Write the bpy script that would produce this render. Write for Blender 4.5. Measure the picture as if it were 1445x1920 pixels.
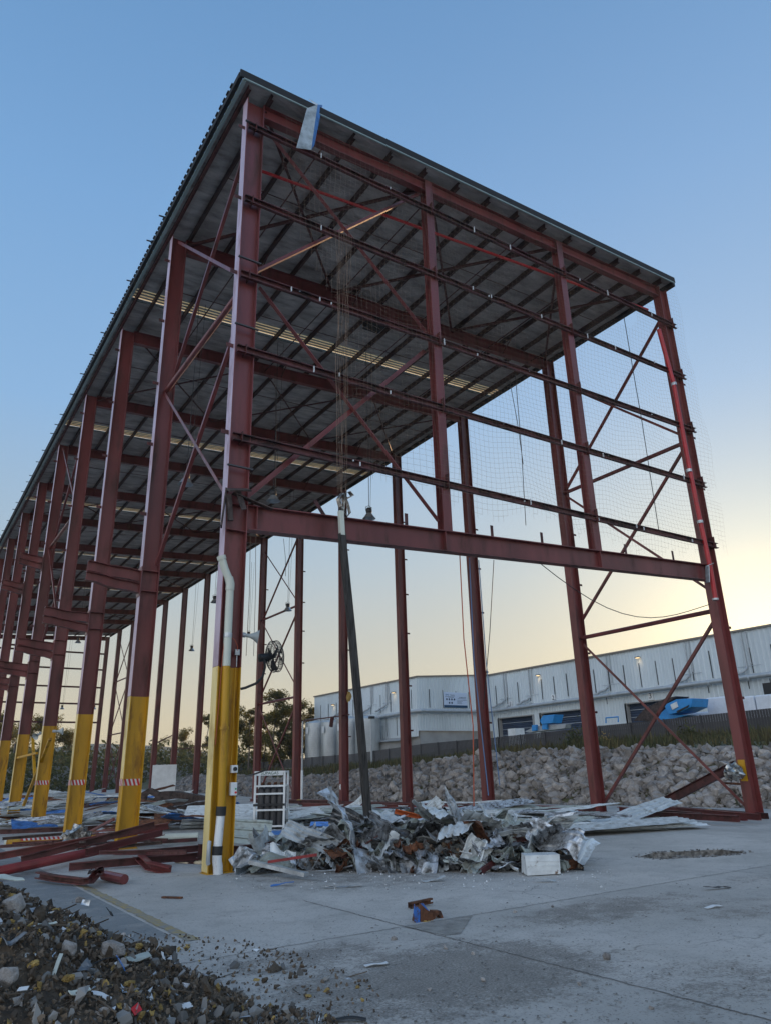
import bpy, bmesh, math, random
from mathutils import Vector, Matrix, Euler, noise as mnoise
for o in list(bpy.data.objects): bpy.data.objects.remove(o)
S = bpy.context.scene
COL = S.collection
R = math.radians
PI = math.pi

# ------------------------------------------------------------------ camera
FOC = 1347.45
PIT, YAW, ROL = .3445, .5950, -.0267
CAM = Vector((-5.1387, -13.1291, 1.6))
FW = Vector((math.sin(YAW)*math.cos(PIT), math.cos(YAW)*math.cos(PIT), math.sin(PIT)))
_r = Vector((math.cos(YAW), -math.sin(YAW), 0)); _u = _r.cross(FW)
RT = _r*math.cos(ROL)+_u*math.sin(ROL); UP = -_r*math.sin(ROL)+_u*math.cos(ROL)
cd = bpy.data.cameras.new('camera'); cam = bpy.data.objects.new('camera', cd); COL.objects.link(cam)
cd.sensor_fit = 'VERTICAL'; cd.sensor_height = 24; cd.lens = FOC/1920*24
cd.clip_start = .1; cd.clip_end = 6000
m = Matrix((RT, UP, -FW)).transposed().to_4x4(); m.translation = CAM
cam.matrix_world = m; S.camera = cam
# photo measurements -> world points
def ray(u, v): return FW*FOC+RT*(u-722.5)-UP*(v-960)
def PL(u, v, ax, val):
    d = ray(u, v); return CAM+d*((val-CAM[ax])/d[ax])
def GZ(u, v, z=0): return PL(u, v, 2, z)
def AX(u, v, x): return PL(u, v, 0, x)
def AY(u, v, y): return PL(u, v, 1, y)
def AD(u, v, d): return CAM+ray(u, v)*(d/FOC)

# ------------------------------------------------------------------ light
SUN_EL, SUN_AZ = R(7.0), math.atan2(.871, .470)        # azimuth clockwise from +Y
w = bpy.data.worlds.new('World'); S.world = w; w.use_nodes = True
nt = w.node_tree; nt.nodes.clear()
sky = nt.nodes.new('ShaderNodeTexSky'); sky.sky_type = 'NISHITA'; sky.sun_disc = False
sky.sun_elevation = SUN_EL; sky.sun_rotation = SUN_AZ
sky.air_density = 1.0; sky.dust_density = 1.2; sky.ozone_density = 2.0; sky.altitude = 50
def wn(t, **k):
    n = nt.nodes.new(t)
    for a, v in k.items(): setattr(n, a, v)
    return n
wl = nt.links.new
tcw = wn('ShaderNodeTexCoord'); nrm_ = wn('ShaderNodeVectorMath', operation='NORMALIZE'); wl(tcw.outputs['Generated'], nrm_.inputs[0])
sepw = wn('ShaderNodeSeparateXYZ'); wl(nrm_.outputs[0], sepw.inputs[0])
ramp = wn('ShaderNodeValToRGB'); wl(sepw.outputs[2], ramp.inputs[0])
cr_ = ramp.color_ramp; stops = [(0.0, (.66, .56, .36)), (.06, (.64, .575, .42)), (.14, (.52, .535, .49)), (.27, (.385, .505, .61)), (.45, (.26, .455, .72)), (.66, (.19, .38, .67)), (.85, (.13, .29, .55)), (1.0, (.10, .22, .44))]
while len(cr_.elements) < len(stops): cr_.elements.new(.5)
for e_, (p_, c_) in zip(cr_.elements, stops): e_.position = p_; e_.color = (*c_, 1)
sdv = (math.sin(SUN_AZ)*math.cos(SUN_EL), math.cos(SUN_AZ)*math.cos(SUN_EL), math.sin(SUN_EL))
dotw = wn('ShaderNodeVectorMath', operation='DOT_PRODUCT'); wl(nrm_.outputs[0], dotw.inputs[0]); dotw.inputs[1].default_value = sdv
clw = wn('ShaderNodeMath', operation='MAXIMUM'); wl(dotw.outputs['Value'], clw.inputs[0]); clw.inputs[1].default_value = 0
cur_ = ramp.outputs[0]
for pw_, col_ in ((3.0, (.05, .035, .012)), (9, (.12, .08, .02)), (45, (.42, .33, .15)), (260, (.6, .5, .28))):
    pp = wn('ShaderNodeMath', operation='POWER'); wl(clw.outputs[0], pp.inputs[0]); pp.inputs[1].default_value = pw_
    sc_ = wn('ShaderNodeVectorMath', operation='SCALE'); sc_.inputs[0].default_value = col_; wl(pp.outputs[0], sc_.inputs['Scale'])
    ad_ = wn('ShaderNodeVectorMath', operation='ADD'); wl(cur_, ad_.inputs[0]); wl(sc_.outputs[0], ad_.inputs[1]); cur_ = ad_.outputs[0]
ng_ = wn('ShaderNodeMath', operation='MULTIPLY'); wl(dotw.outputs['Value'], ng_.inputs[0]); ng_.inputs[1].default_value = -1
mg_ = wn('ShaderNodeMath', operation='MAXIMUM'); wl(ng_.outputs[0], mg_.inputs[0]); mg_.inputs[1].default_value = 0
pg_ = wn('ShaderNodeMath', operation='POWER'); wl(mg_.outputs[0], pg_.inputs[0]); pg_.inputs[1].default_value = 1.2
sg_ = wn('ShaderNodeVectorMath', operation='SCALE'); sg_.inputs[0].default_value = (1.02, 1.0, 1.02); wl(pg_.outputs[0], sg_.inputs['Scale'])  # added glow opposite the sun, out of view, to brighten the foreground
ag_ = wn('ShaderNodeVectorMath', operation='ADD'); wl(cur_, ag_.inputs[0]); wl(sg_.outputs[0], ag_.inputs[1]); cur_ = ag_.outputs[0]
sc_ = wn('ShaderNodeVectorMath', operation='SCALE'); wl(sky.outputs[0], sc_.inputs[0]); sc_.inputs['Scale'].default_value = .006
ad_ = wn('ShaderNodeVectorMath', operation='ADD'); wl(cur_, ad_.inputs[0]); wl(sc_.outputs[0], ad_.inputs[1]); cur_ = ad_.outputs[0]
bg = nt.nodes.new('ShaderNodeBackground'); bg.inputs[1].default_value = 1.0
wo = nt.nodes.new('ShaderNodeOutputWorld')
nt.links.new(cur_, bg.inputs[0]); nt.links.new(bg.outputs[0], wo.inputs[0])
sd = bpy.data.lights.new('sun', 'SUN'); sd.energy = 2.2; sd.angle = R(.6); sd.color = (1, .62, .32)
so = bpy.data.objects.new('sun', sd); COL.objects.link(so)
sdir = Vector((math.sin(SUN_AZ)*math.cos(SUN_EL), math.cos(SUN_AZ)*math.cos(SUN_EL), math.sin(SUN_EL)))
so.rotation_euler = sdir.to_track_quat('Z', 'Y').to_euler(); so.location = (60, 30, 40)
S.view_settings.view_transform = 'Standard'; S.view_settings.look = 'None'
S.view_settings.exposure = 0.0; S.view_settings.gamma = 1.0
S.render.engine = 'CYCLES'
S.cycles.max_bounces = 6; S.cycles.diffuse_bounces = 4; S.cycles.transparent_max_bounces = 8

# ------------------------------------------------------------------ materials
def mat(name, c, rough=.6, metal=0, var=.0, scale=3., c2=None, mix=(.45, .65), bump=0, bscale=20, isl=0,
        obj_var=0, stretch=None, spec=None, trans=0):
    m = bpy.data.materials.new(name); m.use_nodes = True
    N = m.node_tree.nodes; L = m.node_tree.links
    b = N['Principled BSDF']; b.inputs['Roughness'].default_value = rough; b.inputs['Metallic'].default_value = metal
    if spec is not None: b.inputs['Specular IOR Level'].default_value = spec
    tc = N.new('ShaderNodeTexCoord'); src = tc.outputs['Object']
    if stretch:
        mp = N.new('ShaderNodeMapping'); mp.inputs['Scale'].default_value = stretch; L.new(src, mp.inputs[0]); src = mp.outputs[0]
    rgb = N.new('ShaderNodeRGB'); rgb.outputs[0].default_value = (*c, 1); cur = rgb.outputs[0]
    if c2:
        n = N.new('ShaderNodeTexNoise'); n.inputs['Scale'].default_value = scale; n.inputs['Detail'].default_value = 7
        n.inputs['Roughness'].default_value = .65; L.new(src, n.inputs['Vector'])
        mr = N.new('ShaderNodeMapRange'); mr.inputs[1].default_value = mix[0]; mr.inputs[2].default_value = mix[1]
        L.new(n.outputs['Fac'], mr.inputs[0])
        mx = N.new('ShaderNodeMix'); mx.data_type = 'RGBA'; L.new(mr.outputs[0], mx.inputs[0]); L.new(cur, mx.inputs[6])
        mx.inputs[7].default_value = (*c2, 1); cur = mx.outputs[2]
        rr = N.new('ShaderNodeMapRange'); rr.inputs[3].default_value = rough; rr.inputs[4].default_value = min(1, rough+.25)
        L.new(mr.outputs[0], rr.inputs[0]); L.new(rr.outputs[0], b.inputs['Roughness'])
    if var or isl or obj_var:
        hs = N.new('ShaderNodeHueSaturation'); L.new(cur, hs.inputs['Color']); cur = hs.outputs[0]
        tot = None
        def addv(sock, amt):
            nonlocal tot
            q = N.new('ShaderNodeMapRange'); q.inputs[3].default_value = -amt; q.inputs[4].default_value = amt
            L.new(sock, q.inputs[0])
            if tot is None: tot = q.outputs[0]
            else:
                a = N.new('ShaderNodeMath'); a.operation = 'ADD'; L.new(tot, a.inputs[0]); L.new(q.outputs[0], a.inputs[1]); tot = a.outputs[0]
        if var:
            n2 = N.new('ShaderNodeTexNoise'); n2.inputs['Scale'].default_value = scale*.7; n2.inputs['Detail'].default_value = 5
            L.new(src, n2.inputs['Vector'])
            q = N.new('ShaderNodeMapRange'); q.inputs[1].default_value = .3; q.inputs[2].default_value = .7; L.new(n2.outputs['Fac'], q.inputs[0])
            addv(q.outputs[0], var)
        if isl:
            g = N.new('ShaderNodeNewGeometry'); addv(g.outputs['Random Per Island'], isl)
        if obj_var:
            oi = N.new('ShaderNodeObjectInfo'); addv(oi.outputs['Random'], obj_var)
        a = N.new('ShaderNodeMath'); a.operation = 'ADD'; a.inputs[1].default_value = 1; L.new(tot, a.inputs[0]); L.new(a.outputs[0], hs.inputs['Value'])
    L.new(cur, b.inputs['Base Color'])
    if bump:
        n3 = N.new('ShaderNodeTexNoise'); n3.inputs['Scale'].default_value = bscale; n3.inputs['Detail'].default_value = 8
        L.new(src, n3.inputs['Vector'])
        bp = N.new('ShaderNodeBump'); bp.inputs['Strength'].default_value = bump; bp.inputs['Distance'].default_value = .05
        L.new(n3.outputs['Fac'], bp.inputs['Height']); L.new(bp.outputs[0], b.inputs['Normal'])
    if trans:
        t = N.new('ShaderNodeBsdfTranslucent'); L.new(cur, t.inputs[0]); ms = N.new('ShaderNodeMixShader'); ms.inputs[0].default_value = trans
        out = N['Material Output']; L.new(b.outputs[0], ms.inputs[1]); L.new(t.outputs[0], ms.inputs[2]); L.new(ms.outputs[0], out.inputs[0])
    return m
M = {}
M['red'] = mat('red_oxide_paint', (.165, .040, .038), .33, var=.28, scale=2.2, c2=(.08, .026, .02), mix=(.52, .70), bump=.06, bscale=30, stretch=(1, 1, .25), obj_var=.1)
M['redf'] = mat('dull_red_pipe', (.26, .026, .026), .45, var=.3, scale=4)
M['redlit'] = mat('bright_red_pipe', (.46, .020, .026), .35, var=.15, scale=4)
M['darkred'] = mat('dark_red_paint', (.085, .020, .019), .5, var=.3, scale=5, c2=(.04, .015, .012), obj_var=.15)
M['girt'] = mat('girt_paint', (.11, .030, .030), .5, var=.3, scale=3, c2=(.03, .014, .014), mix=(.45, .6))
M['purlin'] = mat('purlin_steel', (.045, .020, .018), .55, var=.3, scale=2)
M['faded'] = mat('lilac_painted_sky_sheen', (.52, .40, .48), .35, var=.25, scale=2, c2=(.28, .15, .17), mix=(.5, .7), stretch=(1, 1, .3))  # sky reflection on the outer flanges, painted as pale lilac
M['flange_sheen_y'] = mat('yellow_painted_sky_sheen', (.80, .62, .26), .4, var=.2, scale=3, c2=(.45, .28, .08), mix=(.5, .7), stretch=(1, 1, .3))  # same painted sky sheen for the yellow bases
M['yellow'] = mat('yellow_safety_paint', (.53, .275, .008), .45, var=.2, scale=3, c2=(.20, .09, .02), mix=(.54, .70), bump=.08, bscale=25, stretch=(1.5, 1.5, .3))
M['foil'] = mat('foil_insulation', (.46, .42, .39), .5, metal=.1, var=.3, scale=1.2, c2=(.25, .22, .20), mix=(.45, .7), bump=.9, bscale=4, stretch=(1, 3, 1))
M['roof'] = mat('dark_roof_sheet', (.014, .015, .017), .75, var=.2)
M['trim'] = mat('pale_green_trim', (.33, .42, .40), .4, var=.15)
M['skyl'] = mat('translucent_roof_sheet', (1.0, .78, .42), .4, trans=.95, var=.15, scale=6)
M['white'] = mat('white_paint', (.74, .76, .76), .45, var=.12, scale=3, c2=(.45, .42, .36), mix=(.6, .85), obj_var=.08)
M['clad'] = mat('white_wall_cladding', (.62, .68, .70), .45, var=.10, scale=.25, c2=(.48, .53, .54), mix=(.5, .9), stretch=(1, 1, .2))
M['pvc'] = mat('cream_pvc_pipe', (.60, .62, .53), .4, var=.1, scale=4, c2=(.32, .30, .22), mix=(.6, .8), stretch=(1, 1, .3))
M['pvcw'] = mat('white_pvc_pipe', (.74, .76, .76), .35, var=.1, scale=8, c2=(.30, .20, .12), mix=(.58, .72), stretch=(3, 3, .3))
M['rubber'] = mat('black_rubber', (.02, .021, .023), .6, var=.2)
M['black'] = mat('black_paint', (.015, .016, .018), .5, var=.2)
M['galv'] = mat('galvanised_steel', (.50, .53, .55), .38, metal=.75, var=.3, scale=6, c2=(.25, .26, .27), mix=(.5, .8), obj_var=.2)
M['tank'] = mat('silver_tank_steel', (.46, .49, .50), .42, metal=.55, var=.25, scale=.8, stretch=(1, 1, .6))
M['sheetw'] = mat('scrap_white_sheet', (.56, .60, .61), .4, metal=.1, var=.2, scale=5, c2=(.25, .24, .21), mix=(.52, .70), obj_var=.22)
M['sheetg'] = mat('scrap_sage_sheet', (.35, .39, .36), .45, metal=.1, var=.2, scale=5, c2=(.16, .14, .11), mix=(.5, .7), obj_var=.2)
M['sheets'] = mat('scrap_silver_sheet', (.40, .42, .44), .38, metal=.5, var=.35, scale=7, c2=(.08, .075, .07), mix=(.46, .62), obj_var=.5)
M['sheetb'] = mat('scrap_blue_sheet', (.06, .20, .52), .42, var=.2, scale=5, c2=(.03, .07, .16), mix=(.5, .75), obj_var=.25)
M['rust'] = mat('rusty_steel', (.16, .062, .028), .8, var=.35, scale=8, c2=(.05, .025, .018), bump=.3, bscale=40, obj_var=.2)
M['orange'] = mat('orange_painted_steel', (.55, .11, .02), .5, var=.2, scale=6, c2=(.2, .05, .02), mix=(.55, .75))
M['timber'] = mat('weathered_timber', (.055, .050, .045), .85, var=.35, scale=5, c2=(.018, .016, .014), bump=.5, bscale=14, stretch=(4, 4, .5))
M['rock'] = mat('broken_concrete', (.41, .375, .345), .92, var=.25, scale=2, c2=(.23, .21, .19), mix=(.4, .7), bump=.5, bscale=9, isl=.25, obj_var=.22)
M['dirt'] = mat('dark_soil', (.10, .074, .050), .95, var=.3, scale=6, c2=(.035, .028, .022), bump=.8, bscale=14)
M['bits'] = mat('dark_debris', (.115, .086, .060), .9, var=.2, scale=10, isl=.65)
M['bitsg'] = mat('grey_debris', (.20, .195, .185), .9, isl=.5)
M['wool'] = mat('yellow_insulation_wool', (.42, .28, .09), .95, isl=.35, bump=.9, bscale=50)
M['paper'] = mat('white_scrap_bits', (.60, .62, .63), .6, isl=.3)
M['redp'] = mat('red_plastic', (.6, .02, .025), .4, var=.1)
M['grass'] = mat('bank_grass', (.055, .065, .026), .9, isl=.5, c2=(.13, .10, .045), mix=(.4, .65), scale=.5)
M['fence'] = mat('charcoal_fence_sheet', (.062, .058, .062), .55, var=.2, scale=1)
M['leaf'] = mat('eucalyptus_leaf', (.12, .115, .04), .7, isl=.5, trans=.6, c2=(.32, .22, .04), mix=(.45, .65), scale=.6)
M['leaf2'] = mat('dark_shrub_leaf', (.10, .10, .036), .7, isl=.5, trans=.45)
M['bark'] = mat('pale_bark', (.14, .11, .085), .9, var=.3, scale=4)
M['door'] = mat('roller_door_blue', (.045, .065, .11), .45, var=.15, scale=1)
M['duct'] = mat('grey_duct', (.42, .45, .47), .4, metal=.3, var=.12)
M['machine'] = mat('machine_blue', (.03, .28, .66), .4, var=.1)
M['net'] = mat('bird_netting', (.20, .14, .10), .8)
M['rope_o'] = mat('orange_rope', (.45, .10, .05), .8)
M['rope_b'] = mat('blue_rope', (.10, .17, .30), .8)
M['cable'] = mat('dark_cable', (.02, .02, .022), .6)
M['wrap'] = mat('white_bale_wrap', (.72, .76, .82), .4, var=.08, bump=.6, bscale=3)
M['wallc'] = mat('grey_concrete_wall', (.34, .34, .33), .85, var=.15, scale=1)
M['gas'] = mat('gas_bottle_dark', (.035, .035, .04), .4, var=.2)
M['hill'] = mat('far_hillside', (.10, .12, .09), .95, var=.35, scale=.02)
M['brown'] = mat('brown_bucket_steel', (.075, .05, .042), .7, var=.35, scale=5, c2=(.03, .022, .02), bump=.3)
def emis(name, c, s):
    m = bpy.data.materials.new(name); m.use_nodes = True; b = m.node_tree.nodes['Principled BSDF']
    b.inputs['Emission Color'].default_value = (*c, 1); b.inputs['Emission Strength'].default_value = s
    b.inputs['Base Color'].default_value = (*c, 1); return m
M['lampon'] = emis('lit_lamp_face', (1, .72, .38), 2.2)

# ------------------------------------------------------------------ object helpers
def link(o, parent=None):
    COL.objects.link(o)
    if parent: o.parent = parent
    return o
def tag(o, label=None, cat=None, group=None, kind=None):
    if label: o['label'] = label
    if cat: o['category'] = cat
    if group: o['group'] = group
    if kind: o['kind'] = kind
    return o
def empty(name, loc=(0, 0, 0), rot=(0, 0, 0)):
    o = bpy.data.objects.new(name, None); o.empty_display_size = .2; o.location = loc; o.rotation_euler = rot
    return link(o)
class MB:
    def __init__(s): s.v = []; s.f = []
    def add(s, vs, fs):
        k = len(s.v); s.v += [tuple(p) for p in vs]; s.f += [tuple(i+k for i in q) for q in fs]; return s
    def box(s, x0, x1, y0, y1, z0, z1, T=None):
        vs = [Vector((x, y, z)) for z in (z0, z1) for y in (y0, y1) for x in (x0, x1)]
        if T is not None: vs = [T @ p for p in vs]
        return s.add(vs, [(0, 2, 3, 1), (4, 5, 7, 6), (0, 1, 5, 4), (2, 6, 7, 3), (0, 4, 6, 2), (1, 3, 7, 5)])
    def ext(s, p0, p1, sec, up=(0, 0, 1), twist=0, scale1=1):
        p0 = Vector(p0); p1 = Vector(p1); d = (p1-p0).normalized(); up = Vector(up)
        if abs(d.dot(up)) > .97: up = Vector((1, 0, 0)) if abs(d.x) < .9 else Vector((0, 1, 0))
        a = d.cross(up).normalized(); b = a.cross(d)
        if twist: q = Matrix.Rotation(twist, 3, d); a = q @ a; b = q @ b
        n = len(sec); vs = [p0+a*x+b*y for x, y in sec]+[p1+a*x*scale1+b*y*scale1 for x, y in sec]
        fs = [(i, (i+1) % n, n+(i+1) % n, n+i) for i in range(n)]
        fs += [tuple(range(n-1, -1, -1)), tuple(range(n, 2*n))]
        return s.add(vs, fs)
    def path(s, pts, sec, up=(0, 0, 1), cap=True):
        pts = [Vector(p) for p in pts]; n = len(sec); k0 = len(s.v); a = None
        for i, p in enumerate(pts):
            d = (pts[min(i+1, len(pts)-1)]-pts[max(i-1, 0)]).normalized()
            if a is None:
                u = Vector(up)
                if abs(d.dot(u)) > .95: u = Vector((1, 0, 0)) if abs(d.x) < .9 else Vector((0, 1, 0))
                a = d.cross(u).normalized()
            else:
                a = (a-d*a.dot(d)).normalized()
            b = a.cross(d)
            s.v += [tuple(p+a*x+b*y) for x, y in sec]
        for i in range(len(pts)-1):
            for j in range(n):
                s.f.append((k0+i*n+j, k0+i*n+(j+1) % n, k0+(i+1)*n+(j+1) % n, k0+(i+1)*n+j))
        if cap:
            s.f.append(tuple(k0+j for j in range(n-1, -1, -1))); s.f.append(tuple(k0+(len(pts)-1)*n+j for j in range(n)))
        return s
    def lathe(s, prof, c, axis=(0, 0, 1), n=16):
        c = Vector(c); ax = Vector(axis).normalized(); u = Vector((1, 0, 0)) if abs(ax.x) < .9 else Vector((0, 1, 0))
        a = ax.cross(u).normalized(); b = ax.cross(a); k0 = len(s.v)
        for r, h in prof:
            for j in range(n):
                t = 2*PI*j/n; s.v.append(tuple(c+ax*h+a*r*math.cos(t)+b*r*math.sin(t)))
        for i in range(len(prof)-1):
            for j in range(n):
                s.f.append((k0+i*n+j, k0+i*n+(j+1) % n, k0+(i+1)*n+(j+1) % n, k0+(i+1)*n+j))
        return s
    def build(s, name, m, parent=None, smooth=False, bevel=0, origin=None):
        me = bpy.data.meshes.new(name)
        vs = s.v
        if origin is not None:
            ox, oy, oz = origin; vs = [(x-ox, y-oy, z-oz) for x, y, z in vs]
        me.from_pydata(vs, [], s.f); me.update()
        for mm in (m if isinstance(m, (list, tuple)) else [m]): me.materials.append(mm)
        if smooth:
            me.polygons.foreach_set('use_smooth', [True]*len(me.polygons))
            try: me.set_sharp_from_angle(angle=R(40))
            except Exception: pass
        o = bpy.data.objects.new(name, me)
        if origin is not None: o.location = origin
        link(o, parent)
        if bevel:
            b = o.modifiers.new('bevel', 'BEVEL'); b.width = bevel; b.segments = 2; b.limit_method = 'ANGLE'
        return o
def circ(r, n=10): return [(r*math.cos(2*PI*i/n), r*math.sin(2*PI*i/n)) for i in range(n)]
def rect(w, h): return [(-w/2, -h/2), (w/2, -h/2), (w/2, h/2), (-w/2, h/2)]
def isec(b, d, tf=.016, tw=.011):      # b along first axis, d along second
    x, y, t, q = b/2, d/2, tf, tw/2
    return [(-x, -y), (x, -y), (x, -y+t), (q, -y+t), (q, y-t), (x, y-t), (x, y), (-x, y), (-x, y-t), (-q, y-t), (-q, -y+t), (-x, -y+t)]
def csec(b, d, t=.004, lip=.02):       # open side towards +first axis
    return [(0, -d/2), (b, -d/2), (b, -d/2+lip), (b-t, -d/2+lip), (b-t, -d/2+t), (t, -d/2+t), (t, d/2-t), (b-t, d/2-t), (b-t, d/2-lip), (b, d/2-lip), (b, d/2), (0, d/2)]
def lsec(a, t=.01): return [(0, 0), (a, 0), (a, t), (t, t), (t, a), (0, a)]
def one(name, m, fn, parent=None, **k):
    b = MB(); fn(b); return b.build(name, m, parent, **k)

def many(name, m, fns, parent=None, **k):
    return [one(name, m, f, parent, **k) for f in fns]

# ------------------------------------------------------------------ ground
rnd = random.Random(3)
def ground_mat():
    m = bpy.data.materials.new('worn_concrete_slab'); m.use_nodes = True
    N = m.node_tree.nodes; L = m.node_tree.links; b = N['Principled BSDF']
    tc = N.new('ShaderNodeTexCoord'); P = tc.outputs['Object']
    sx = N.new('ShaderNodeSeparateXYZ'); L.new(P, sx.inputs[0])
    def noise(sc, det=8, rough=.6, vec=P):
        n = N.new('ShaderNodeTexNoise'); n.inputs['Scale'].default_value = sc; n.inputs['Detail'].default_value = det
        n.inputs['Roughness'].default_value = rough; L.new(vec, n.inputs['Vector']); return n.outputs['Fac']
    def mr(s, a, c, d=0, e=1):
        q = N.new('ShaderNodeMapRange'); q.inputs[1].default_value = a; q.inputs[2].default_value = c
        q.inputs[3].default_value = d; q.inputs[4].default_value = e
        if hasattr(s, 'links'): L.new(s, q.inputs[0])
        else: q.inputs[0].default_value = s
        return q.outputs[0]
    def ma(op, a, c=None):
        q = N.new('ShaderNodeMath'); q.operation = op
        for i, z in enumerate((a, c)):
            if z is None: continue
            if hasattr(z, 'links'): L.new(z, q.inputs[i])
            else: q.inputs[i].default_value = z
        return q.outputs[0]
    def mix(f, a, c):
        q = N.new('ShaderNodeMix'); q.data_type = 'RGBA'
        if hasattr(f, 'links'): L.new(f, q.inputs[0])
        else: q.inputs[0].default_value = f
        for i, z in ((6, a), (7, c)):
            if hasattr(z, 'links'): L.new(z, q.inputs[i])
            else: q.inputs[i].default_value = (*z, 1)
        return q.outputs[2]
    c = mix(mr(noise(.35, 6), .35, .65), (.56, .525, .48), (.40, .38, .345))
    c = mix(ma('MULTIPLY', mr(noise(1.7, 9, .7), .5, .72), .6), c, (.27, .255, .235))
    # per-slab tone
    fx = ma('FLOOR', ma('DIVIDE', ma('ADD', sx.outputs[0], .0), 6.0)); fy = ma('FLOOR', ma('DIVIDE', ma('ADD', sx.outputs[1], 5.85), 6.0))
    cb = N.new('ShaderNodeCombineXYZ'); L.new(fx, cb.inputs[0]); L.new(fy, cb.inputs[1])
    wn = N.new('ShaderNodeTexWhiteNoise'); L.new(cb.outputs[0], wn.inputs[0])
    hs = N.new('ShaderNodeHueSaturation'); L.new(c, hs.inputs['Color']); L.new(mr(wn.outputs[0], 0, 1, .86, 1.12), hs.inputs['Value']); c = hs.outputs[0]
    # dark sealed bay left of the faded line
    left = ma('MULTIPLY', ma('MULTIPLY', ma('LESS_THAN', sx.outputs[0], -2.26), mr(sx.outputs[1], -5.2, -4.4)), mr(noise(2.5, 6), .3, .5, .55, 1))
    c = mix(ma('MULTIPLY', left, .75), c, (.125, .15, .165))
    # dirt drifts
    def blob(x, y, rx, ry, s=1):
        dx = ma('DIVIDE', ma('SUBTRACT', sx.outputs[0], x), rx); dy = ma('DIVIDE', ma('SUBTRACT', sx.outputs[1], y), ry)
        d = ma('ADD', ma('MULTIPLY', dx, dx), ma('MULTIPLY', dy, dy)); return mr(d, 0, 1, s, 0)
    d = blob(2.2, -6.6, 2.2, .8)
    for a in ((-.9, -7.7, 2.3, 1.5, 1.2), (3.2, -7.6, 1.8, .9, .7), (.6, -9.2, 1.6, .9, .8), (-1.6, -6.4, 1.3, .9, .9), (5.5, -6.6, 1.5, .6, .7), (3, -1.6, 5, 3.4, .9), (8, 6, 12, 10, .9), (-3.5, 3, 3, 3, .7)):
        d = ma('MAXIMUM', d, blob(*a))
    nz = ma('ADD', ma('MULTIPLY', mr(noise(2.6, 10, .75), .36, .64), .55), ma('MULTIPLY', mr(noise(28, 5, .8), .36, .64), .45))
    dm = ma('MULTIPLY', mr(ma('ADD', nz, ma('MULTIPLY', d, .8)), .96, 1.26), ma('MULTIPLY', mr(noise(55, 3, .6), .38, .6, .45, 1), .82))
    c = mix(dm, c, (.115, .10, .083))
    # fine grit
    c = mix(ma('MULTIPLY', mr(noise(38, 3, .5), .58, .68), .6), c, (.10, .09, .08))
    c = mix(ma('MULTIPLY', mr(noise(6, 10, .8), .54, .62), .35), c, (.16, .15, .135))
    vo = N.new('ShaderNodeTexVoronoi'); vo.feature = 'DISTANCE_TO_EDGE'; vo.inputs['Scale'].default_value = .33
    wv = N.new('ShaderNodeVectorMath'); wv.operation = 'ADD'; nv_ = N.new('ShaderNodeTexNoise'); nv_.inputs['Scale'].default_value = 1.3; nv_.inputs['Detail'].default_value = 6; L.new(P, nv_.inputs['Vector']); L.new(P, wv.inputs[0]); L.new(nv_.outputs['Color'], wv.inputs[1]); L.new(wv.outputs[0], vo.inputs['Vector'])
    c = mix(ma('MULTIPLY', mr(vo.outputs['Distance'], .0, .006, 1, 0), mr(noise(.5, 3), .5, .6, 0, .6)), c, (.09, .085, .075))
    c = mix(ma('MULTIPLY', mr(noise(23, 2, .5), .70, .76), .5), c, (.5, .48, .45))
    # rust trail and scratches
    mp = N.new('ShaderNodeMapping'); mp.inputs['Scale'].default_value = (1, 9, 1); mp.inputs['Rotation'].default_value = (0, 0, .6); L.new(P, mp.inputs[0])
    c = mix(ma('MULTIPLY', mr(noise(1.2, 8, .7, mp.outputs[0]), .66, .76), .5), c, (.13, .115, .10))
    L.new(c, b.inputs['Base Color'])
    L.new(mr(noise(.6, 4), .3, .7, .55, .85), b.inputs['Roughness'])
    bp = N.new('ShaderNodeBump'); bp.inputs['Strength'].default_value = .45; bp.inputs['Distance'].default_value = .02
    L.new(ma('ADD', noise(9, 12, .75), ma('MULTIPLY', dm, noise(60, 4))), bp.inputs['Height']); L.new(bp.outputs[0], b.inputs['Normal'])
    return m
M['slab'] = ground_mat()
hole = [GZ(*p) for p in [(1196, 1607), (1222, 1599), (1262, 1597), (1320, 1594), (1352, 1593), (1400, 1598), (1372, 1603), (1330, 1606), (1282, 1609), (1240, 1611)]]
bm = bmesh.new()
def ring(bm, pts):
    vs = [bm.verts.new(p) for p in pts]; return vs, [bm.edges.new((vs[i], vs[(i+1) % len(vs)])) for i in range(len(vs))]
hv, he = ring(bm, hole)
BIG = 3000
ov, oe = ring(bm, [(-BIG, -BIG, 0), (BIG, -BIG, 0), (BIG, BIG, 0), (-BIG, BIG, 0)])
iv, ie = ring(bm, [(-30, -40, 0), (30, -40, 0), (30, 60, 0), (-30, 60, 0)])
bmesh.ops.triangle_fill(bm, edges=he+ie, use_beauty=True)
for i in range(4): bm.faces.new((iv[i], iv[(i+1) % 4], ov[(i+1) % 4], ov[i]))
bmesh.ops.recalc_face_normals(bm, faces=bm.faces)
if sum(f.normal.z for f in bm.faces) < 0: bmesh.ops.reverse_faces(bm, faces=bm.faces)
me = bpy.data.meshes.new('ground'); bm.to_mesh(me); bm.free(); me.materials.append(M['slab'])
tag(link(bpy.data.objects.new('ground', me)), 'worn grey concrete yard slab', kind='structure')
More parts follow.
